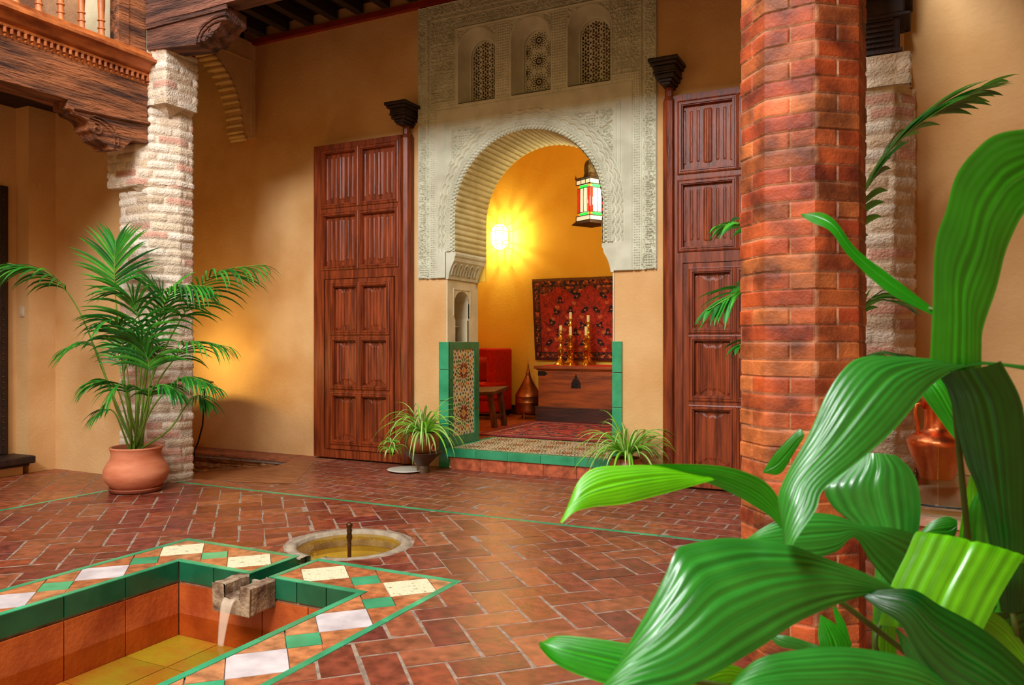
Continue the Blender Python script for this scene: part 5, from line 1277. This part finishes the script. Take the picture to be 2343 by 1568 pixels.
# spider plants
def spider(mb, c, n, R, seed, hmin=.0, dr=1.0, hl=.0):
    rnd = random.Random(seed)
    for i in range(n):
        a = rnd.uniform(0, 2*PI); L = R*rnd.uniform(.65, 1.35); el = rnd.uniform(.5, 1.35); d = Vector((math.cos(a)*math.cos(el), math.sin(a)*math.cos(el), math.sin(el)))
        p = c+Vector((math.cos(a), math.sin(a), 0))*.02; S = 12; path = [p.copy()]; dd = d.copy(); drp = rnd.uniform(.8, 1.35)*dr
        for s in range(S):
            dd = (dd+Vector((0, 0, -1))*.10*drp*(1+2.2*s/S)).normalized(); p = p+dd*L/S
            if p.z < .01: p.z = .01
            path.append(p.copy())
        w0 = rnd.uniform(.008, .0125); k = rnd.uniform(.8, 1.15); vs = []; fs = []; cols = []
        g = leafcol(rgb(130, 204, 44), k); wcol = leafcol(rgb(228, 240, 176), k)
        if rnd.random() < .25: wcol = g
        for s, q_ in enumerate(path):
            t_ = s/S; w_ = w0*min(1, .5+t_*3)*(1-t_**3)+.0003; tt = (path[min(s+1, S)]-path[max(s-1, 0)]).normalized()
            bn = Vector((-math.sin(a), math.cos(a), 0)); nn = bn.cross(tt).normalized()
            vs += [q_-bn*w_+nn*w_*.4, q_-bn*w_*.4, q_+bn*w_*.4, q_+bn*w_+nn*w_*.4]
            if s:
                o_ = (s-1)*4
                for j_ in range(3): mb.add([], []); fs.append((o_+j_, o_+j_+1, o_+j_+5, o_+j_+4)); cols.append(wcol if j_ == 1 else g)
        st_ = len(mb.f); mb.add(vs, fs, g); 
        for q2, cc_ in enumerate(cols): mb.c[st_+q2] = cc_
sl = P(970, 1077, 2058/293-.35); sb = PY(968, 1077, 5.86); sx_c, sy_c = PZ(968, 1078, 0).x, PZ(968, 1078, 0).y
sy_c = min(sy_c, 5.86); sx_c = PY(968, 1060, sy_c).x
t = thing('spider_plant', 'spider plant on a dark footed bowl left of the doorway step', 'spider plant', (sx_c, sy_c, 0), 'spider plants beside the step')
q = MB(); q.lathe([(.055, 0), (.057, .04), (.05, .06), (.075, .09), (.12, .135), (.165, .17), (.172, .182), (.165, .186), (.1, .165), (0, .16)], (sx_c, sy_c, 0), 40); q.build('footed_bowl', M_BOWL, t, smooth=.9)
q = MB(); q.lathe([(.07, .165), (.11, .19), (.135, .235), (.138, .27), (.125, .315), (.105, .335), (.11, .35), (.10, .35), (.095, .33), (0, .33)], (sx_c, sy_c, 0), 40); pt_ = q.build('clay_pot', M_SPIDERPOT, t, smooth=.9)
q = MB(); q.tube([(sx_c+.147+.0*k, sy_c-.06+.03*math.cos(k*PI/6), .235+.03*math.sin(k*PI/6)) for k in range(13)], .007, 8); q.build('ring_handle', M_TERRA, pt_, smooth=True)
q = MB(); spider(q, Vector((sx_c, sy_c, .34)), 95, .42, 3); q.build('foliage', M_SPID, t, smooth=True)
q = MB(); b0 = Vector((sx_c-.10, sy_c-.05, .33)); b1 = Vector((sx_c-.28, sy_c-.10, .20)); q.tube([b0, b0+Vector((-.1, -.02, .05)), b1+Vector((.02, 0, .08)), b1], .003, 5); st0 = q.build('runner_stem', M_STEM, t)
q = MB(); spider(q, b1, 22, .15, 8, dr=1.3); spider(q, b1+Vector((.01, 0, .06)), 14, .12, 9); q.build('plantlet', M_SPID, st0, smooth=True)
q = MB(); q.lathe([(.10, .0), (.16, .012), (.175, .02), (.165, .022), (.1, .01), (0, .008)], (sx_c-.16, sy_c-.02, 0), 32); o = q.build('white_saucer', M_SAUCER, smooth=True); tag(o, 'chipped white saucer on the floor beside the footed bowl', 'saucer')
rx, ry = -1.93, 5.93
t = thing('spider_plant', 'spider plant in a low clay pot right of the doorway step', 'spider plant', (rx, ry, 0), 'spider plants beside the step')
q = MB(); q.lathe([(.09, 0), (.13, .03), (.155, .10), (.155, .15), (.135, .20), (.12, .225), (.125, .24), (.112, .24), (.108, .22), (0, .22)], (rx, ry, 0), 40); pt_ = q.build('clay_pot', M_SPIDERPOT, t, smooth=.9)
q = MB(); q.tube([(rx-.02+.026*math.cos(k*PI/6), ry-.165, .14+.026*math.sin(k*PI/6)) for k in range(13)], .006, 8); q.build('ring_handle', M_TERRA, pt_, smooth=True)
q = MB(); spider(q, Vector((rx, ry, .26)), 95, .42, 21); q.build('foliage', M_SPID, t, smooth=True)
# ================================================================ WELL AND JUG
wx, wy = .20, 3.93
t = thing('brick_well', 'round brick well head with a glass cover at the lower right', 'well', (wx, wy, 0))
circp = [(wx+.42*math.cos(2*PI*k/40), wy+.42*math.sin(2*PI*k/40)) for k in range(40)]
pier(circp, 0, .44, .009, .055, .14, [rgb(178, 70, 44), rgb(190, 100, 70), rgb(196, 120, 88)], rgb(206, 150, 118), .006, .8, 9, cap=False).build('brick_wall', M_REDBRICK, t, smooth=True)
q = MB(); q.lathe([(.32, .0), (.32, .44), (.33, .452), (.43, .45), (.435, .42), (.42, .41)], (wx, wy, 0), 56); q.f = [f for f in q.f if len(f) == 4]; q.c = q.c[:len(q.f)]; q.build('rim', mat('pinkish_limestone', rgb(196, 140, 110), rgb(216, 176, 148), scale=10, rough=.8, bump=.5), t, smooth=.9)
q = MB(); q.lathe([(0, .36), (.33, .35)], (wx, wy, 0), 40); q.f = [f for f in q.f if len(f) == 4]; q.c = q.c[:len(q.f)]; q.build('well_lid', mat('sandstone_lid', rgb(176, 116, 54), rgb(204, 146, 80), rough=.7), t)
q = MB(); q.lathe([(0, .500), (.44, .500), (.444, .506), (.44, .512), (0, .512)], (wx, wy, 0), 72); q.build('glass_cover', M_GLASS, t)
gm_ = MB(); gm_.tube([(wx+.4445*math.cos(2*PI*k/72), wy+.4445*math.sin(2*PI*k/72), .506) for k in range(73)], .0035, 6); gm_.build('polished_edge', mat('dark_glass_edge', rgb(30, 50, 52), rough=.1), t)
for a in (-1.35, -.1, 1.9, 3.2, 4.2):
    q = MB(); q.lathe([(.012, .448), (.014, .455), (.008, .465), (.012, .475), (.013, .49), (.009, .499), (.014, .512), (.012, .52), (.006, .526), (.008, .533), (0, .54)], (wx+.40*math.cos(a), wy+.40*math.sin(a), 0), 14); q.build('bronze_knob', M_BRONZE, t, smooth=True)
jc = PY(2144, 1085, 4.18); jx_, jy_, jz_ = jc.x, 4.18, .5125
t = thing('copper_jug', 'polished copper jug with curved handle standing on the glass well cover', 'jug', (jx_, jy_, jz_))
q = MB(); q.lathe([(.07, 0), (.074, .005), (.088, .05), (.112, .11), (.128, .155), (.131, .175), (.122, .19), (.09, .212), (.062, .228), (.056, .24), (.056, .32), (.062, .36), (.078, .39), (.074, .392), (.055, .36), (.05, .32), (.05, .25), (0, .24)], (jx_, jy_, jz_), 56); q.build('body', M_COPPER, t, smooth=.8)
q = MB(); hd = Vector((-CS, -SN, 0)); 
q.tube([Vector((jx_, jy_, jz_))+hd*r+Vector((0, 0, z)) for r, z in ((.054, .33), (.075, .355), (.095, .345), (.102, .31), (.096, .27), (.09, .235), (.094, .20))], [.009]*7, 10); q.build('handle', M_COPPER, t, smooth=True)
q = MB(); 
for k in range(20): q.lathe([(.004, -.003), (.004, .003)], (jx_+(-.0)+0, jy_-.001-.0-np.interp(.02+k*.0075, [0, .05, .11, .155, .175], [.072, .088, .112, .128, .131]), jz_+.01+k*.0078), 6)
q.build('seam_rivets', M_BRASS, t)
# ================================================================ BROAD-LEAVED PLANT (foreground)
POTC = Vector((.13, 1.72, 0))
asp = thing('broadleaf_plant', 'large glossy broad leaved plant filling the right foreground', 'plant', tuple(POTC))
def edge(pts, d0, d1, n):
    m = len(pts); return catmull([P(u, v, d0+(d1-d0)*i/(m-1)) for i, (u, v) in enumerate(pts)], n)
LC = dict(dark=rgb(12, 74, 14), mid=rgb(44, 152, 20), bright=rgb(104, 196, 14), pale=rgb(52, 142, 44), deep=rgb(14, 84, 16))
def bleaf(A, B, dA, dB, c='mid', bulge=.008, pleat=.0004, rib=True, root=None, n=46, m=40, seed=0, rootedge=0, fold=0):
    a = edge(A, dA[0], dA[1], n); b = edge(B, dB[0], dB[1], n)
    eye = Vector((0, 0, EYE)); G_ = np.zeros((n, m+1, 3)); base = np.array(LC[c]); rnd = random.Random(seed)
    for i in range(n):
        pa, pb_ = a[i], b[i]; w = (pb_-pa)
        tan = (a[min(i+1, n-1)]+b[min(i+1, n-1)]-a[max(i-1, 0)]-b[max(i-1, 0)]).normalized()
        nn = w.cross(tan); nn = nn.normalized() if nn.length > 1e-7 else (eye-pa).normalized()
        if nn.dot(eye-pa) < 0: nn = -nn
        L = w.length; kk = min(1, L/.06)
        for j in range(m+1):
            t_ = j/m; h = bulge*kk*(1-(2*t_-1)**2)+pleat*kk*math.sin(t_*PI*22+.3) - (.003*kk*math.exp(-((t_-.5)/.03)**2) if rib else 0)
            h += fold*kk*(abs(2*t_-1)-.5)
            G_[i, j] = pa+w*t_+nn*h
    cols = np.zeros((n-1, m, 3))
    ph = rnd.random()*9
    for j in range(m):
        t_ = (j+.5)/m; k = 1+.17*math.sin(j*2.1*.6+ph)+.13*math.sin(j*5.3+ph)
        if rib and abs(t_-.5) < .03: k *= 1.3
        cols[:, j] = base*k
    cols *= (.92+.16*vnoise(np.arange(n-1)[:, None]*.3+ph, np.arange(m)[None, :]*.3, 2))[..., None]
    q = MB(); q.grid(G_, cols=cols); o = q.build('leaf', M_LEAF, asp, smooth=True)
    if root is not None:
        p0 = (a[root]+b[root])/2; tdir = ((a[root]+b[root])-(a[root-4 if root == -1 or root > 5 else 4]+b[root-4 if root == -1 or root > 5 else 4])).normalized()
        s = MB(); st_ = p0; en = POTC+Vector((random.uniform(-.08, .08), random.uniform(-.08, .08), .40))
        mid_ = (st_+en)/2+tdir*.06+Vector((.03, .02, 0))
        s.tube(catmull([st_-tdir*.01, st_+tdir*.05, mid_, en], 20), [.0035+.003*k/19 for k in range(20)], 8); s.build('leaf_stalk', M_DARKST, o, smooth=True)
    return o
# back leaves first
bleaf([(1833, 490), (1880, 487), (1915, 510), (1960, 570), (2040, 632), (2136, 706)], [(1833, 493), (1858, 510), (1900, 530), (1945, 590), (2030, 668), (2138, 724)], (1.35, 1.25), (1.33, 1.24), 'mid', .004, root=-1)
bleaf([(2343+60, 290), (2290, 304), (2235, 340), (2188, 400), (2165, 480), (2140, 560), (2134, 700), (2127, 840)], [(2343+80, 400), (2350, 480), (2325, 520), (2300, 580), (2280, 660), (2250, 750), (2246, 800), (2246, 850)], (1.0, 1.12), (1.06, 1.14), 'mid', .012, .0006, root=-1, seed=2)
bleaf([(2095, 880), (2110, 905), (2150, 960), (2185, 1005), (2200, 1010)], [(2150, 862), (2180, 880), (2200, 930), (2215, 980), (2205, 1010)], (1.3, 1.25), (1.3, 1.25), 'mid', .004, seed=3)
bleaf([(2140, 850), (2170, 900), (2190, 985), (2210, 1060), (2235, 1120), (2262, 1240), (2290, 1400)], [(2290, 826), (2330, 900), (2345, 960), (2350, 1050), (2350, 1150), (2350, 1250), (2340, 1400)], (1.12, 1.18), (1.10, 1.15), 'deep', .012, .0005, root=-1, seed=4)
bleaf([(2260, 1035), (2275, 1090), (2290, 1170), (2300, 1240)], [(2262, 1035), (2296, 1090), (2320, 1180), (2325, 1240)], (1.3, 1.3), (1.3, 1.3), 'bright', .003, seed=5)
bleaf([(2224, 1075), (2205, 1150), (2192, 1240)], [(2228, 1075), (2240, 1160), (2230, 1240)], (1.35, 1.33), (1.35, 1.33), 'bright', .003, seed=6)
bleaf([(2250, 1103), (2218, 1160), (2200, 1240), (2195, 1330), (2200, 1400)], [(2252, 1103), (2300, 1175), (2350, 1220), (2360, 1300), (2340, 1400)], (1.28, 1.25), (1.28, 1.25), 'mid', .008, root=-1, seed=7)
bleaf([(2100, 1225), (2130, 1195), (2165, 1182), (2190, 1190)], [(2100, 1230), (2140, 1240), (2175, 1245), (2190, 1215)], (1.32, 1.3), (1.3, 1.3), 'mid', .006, seed=8)
bleaf([(1962, 1040), (1925, 1075), (1886, 1115), (1905, 1160), (1945, 1195), (1990, 1260), (2005, 1330), (2000, 1420)], [(2052, 1043), (2085, 1075), (2103, 1120), (2106, 1180), (2095, 1240), (2060, 1300), (2035, 1360), (2030, 1440)], (1.42, 1.35), (1.38, 1.33), 'pale', .012, .0006, root=-1, seed=9)
bleaf([(2002, 1300), (2000, 1370), (1995, 1450), (1998, 1600)], [(2055, 1310), (2052, 1380), (2050, 1450), (2055, 1600)], (1.38, 1.35), (1.38, 1.35), 'bright', .004, seed=10)
bleaf([(2048, 1440), (2070, 1500), (2110, 1570), (2150, 1640)], [(2052, 1438), (2110, 1490), (2160, 1560), (2200, 1640)], (1.3, 1.28), (1.28, 1.26), 'pale', .004, seed=11)
bleaf([(1745, 1080), (1775, 1035), (1825, 985), (1840, 990)], [(1747, 1083), (1785, 1084), (1815, 1040), (1840, 1000)], (1.5, 1.48), (1.5, 1.48), 'mid', .004, seed=12)
bleaf([(1876, 1408), (1872, 1450), (1876, 1485), (1880, 1560)], [(1880, 1408), (1925, 1440), (1948, 1485), (1960, 1560)], (1.45, 1.42), (1.45, 1.42), 'mid', .005, root=-1, seed=13)
bleaf([(1905, 1390), (1915, 1430), (1935, 1475)], [(1912, 1388), (1935, 1430), (1950, 1480)], (1.46, 1.44), (1.46, 1.44), 'mid', .002, seed=14)
bleaf([(1758, 1453), (1800, 1455), (1850, 1470), (1890, 1490), (1960, 1560)], [(1760, 1458), (1785, 1480), (1840, 1490), (1880, 1500), (1940, 1570)], (1.4, 1.35), (1.4, 1.35), 'pale', .004, root=-1, seed=15)
bleaf([(1540, 1570), (1600, 1548), (1650, 1520), (1700, 1530), (1780, 1570)], [(1545, 1585), (1600, 1580), (1660, 1575), (1710, 1580), (1780, 1600)], (1.1, 1.15), (1.1, 1.15), 'bright', .005, root=-1, seed=16)
bleaf([(2180, 1420), (2230, 1440), (2290, 1500), (2350, 1560)], [(2185, 1390), (2240, 1390), (2300, 1420), (2360, 1500)], (1.12, 1.15), (1.14, 1.16), 'bright', .005, seed=17)
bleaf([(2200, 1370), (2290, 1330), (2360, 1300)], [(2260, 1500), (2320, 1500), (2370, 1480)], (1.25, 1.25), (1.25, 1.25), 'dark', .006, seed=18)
# mid leaf crossing
bleaf([(1704, 1236), (1760, 1200), (1830, 1176), (1905, 1178), (1970, 1200), (2050, 1210), (2105, 1232), (2150, 1300)], [(1720, 1246), (1790, 1268), (1860, 1276), (1915, 1262), (1955, 1232), (1995, 1290), (2045, 1345), (2100, 1380)], (1.22, 1.26), (1.18, 1.26), 'pale', .006, .0005, root=-1, seed=19)
# bright leaf upper left
bleaf([(1285, 1196), (1302, 1150), (1325, 1100), (1360, 1072), (1420, 1066), (1500, 1066), (1560, 1080), (1600, 1095)], [(1286, 1198), (1315, 1172), (1360, 1160), (1425, 1154), (1490, 1138), (1550, 1122), (1600, 1108), (1635, 1098)], (1.12, 1.2), (1.1, 1.18), 'bright', .008, .0005, seed=20)
bleaf([(1440, 1067), (1530, 1062), (1640, 1066), (1715, 1084), (1765, 1116), (1800, 1180), (1830, 1250)], [(1442, 1068), (1510, 1080), (1580, 1094), (1650, 1118), (1720, 1155), (1775, 1195), (1815, 1262)], (1.17, 1.22), (1.19, 1.22), 'mid', .007, .0005, root=-1, seed=21)
# top arching leaf
bleaf([(1812, 1246), (1790, 1195), (1780, 1140), (1800, 1085), (1850, 995), (1890, 905), (1930, 845), (1972, 818), (2060, 816), (2160, 824), (2260, 828), (2360, 838)], [(1814, 1248), (1835, 1215), (1868, 1165), (1885, 1120), (1960, 1060), (2030, 1000), (2075, 950), (2112, 905), (2150, 868), (2200, 842), (2270, 836), (2360, 850)], (1.06, 1.14), (1.0, 1.14), 'pale', .010, .0007, root=-1, seed=22)
bleaf([(1232, 1478), (1255, 1462), (1285, 1455), (1350, 1460), (1430, 1472), (1500, 1480)], [(1234, 1482), (1262, 1512), (1300, 1535), (1355, 1556), (1420, 1575), (1500, 1600)], (1.15, 1.12), (1.1, 1.08), 'mid', .008, .0005, root=-1, seed=23)
bleaf([(1385, 1590), (1430, 1490), (1480, 1400), (1520, 1320), (1546, 1262), (1570, 1247), (1650, 1232), (1720, 1235), (1810, 1248), (1900, 1282), (1980, 1312), (2050, 1348)], [(1400, 1600), (1470, 1590), (1560, 1575), (1640, 1540), (1700, 1505), (1750, 1475), (1800, 1440), (1850, 1412), (1905, 1388), (1950, 1372), (1990, 1362), (2055, 1356)], (.98, 1.1), (.90, 1.1), 'pale', .012, .0008, seed=24)
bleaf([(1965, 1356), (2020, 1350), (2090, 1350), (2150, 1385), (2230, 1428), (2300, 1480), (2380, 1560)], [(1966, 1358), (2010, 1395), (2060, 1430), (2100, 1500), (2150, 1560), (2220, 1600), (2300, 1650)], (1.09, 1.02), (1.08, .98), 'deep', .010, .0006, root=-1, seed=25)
bleaf([(2112, 1232), (2096, 1218), (2072, 1270), (2036, 1346), (2010, 1430)], [(2346, 1290), (2346, 1273), (2320, 1312), (2286, 1370), (2240, 1460)], (1.15, 1.12), (1.11, 1.08), 'bright', .006, .0004, seed=26)
bleaf([(1655, 1600), (1690, 1545), (1740, 1506), (1820, 1488), (1905, 1480), (1990, 1487), (2090, 1510), (2180, 1570)], [(1680, 1620), (1740, 1600), (1820, 1600), (1900, 1600), (1980, 1600), (2050, 1610), (2110, 1620), (2180, 1630)], (.95, 1.02), (.9, 1.0), 'pale', .012, .0007, root=-1, seed=27)
q = MB(); q.lathe([(.13, 0), (.15, .01), (.17, .2), (.185, .40), (.2, .41), (.2, .44), (.18, .44), (.17, .40), (0, .40)], tuple(POTC), 40); q.build('terracotta_planter', M_TERRA, asp, smooth=.8)
q = MB(); q.lathe([(0, .415), (.172, .413), (.172, .40)], tuple(POTC), 32); q.build('soil', M_SOIL, asp)
# ================================================================ LIGHT
def area(name, loc, target, sx, sy, power, col):
    l = bpy.data.lights.new(name, 'AREA'); l.shape = 'RECTANGLE'; l.size = sx; l.size_y = sy; l.energy = power; l.color = col
    o = bpy.data.objects.new(name, l); COL.objects.link(o); o.location = loc
    o.rotation_euler = (Vector(target)-Vector(loc)).to_track_quat('-Z', 'Y').to_euler(); return o
area('courtyard_skylight', (-2.8, .6, 6.2), (-2.8, 1.2, 0), 5.0, 6.6, 560, (.93, .97, 1.0))
area('open_roof_daylight', (-1.8, -4.2, 6.9), (-2.9, 6, 1.6), 3.0, 1.4, 840, (.96, .98, 1))
w = bpy.data.worlds.new('world'); scene.world = w; w.use_nodes = True
w.node_tree.nodes['Background'].inputs[0].default_value = (1.0, .58, .19, 1); w.node_tree.nodes['Background'].inputs[1].default_value = .66
# ================================================================ CAMERA
cam = bpy.data.cameras.new('camera'); co = bpy.data.objects.new('camera', cam); COL.objects.link(co)
co.location = (0, 0, EYE); fw = Vector((-SN, CS, 0)); co.rotation_euler = fw.to_track_quat('-Z', 'Y').to_euler()
cam.sensor_width = 36; cam.lens = FPX/2343*36; cam.clip_start = .05
cam.dof.use_dof = True; cam.dof.focus_distance = 5.5; cam.dof.aperture_fstop = 8
scene.camera = co
vs_ = scene.view_settings; vs_.view_transform = 'Standard'; vs_.look = 'None'; vs_.exposure = 0; vs_.gamma = 1; vs_.use_curve_mapping = False
scene.cycles.max_bounces = 10; scene.cycles.diffuse_bounces = 5; scene.cycles.transparent_max_bounces = 16; scene.cycles.use_denoising = True
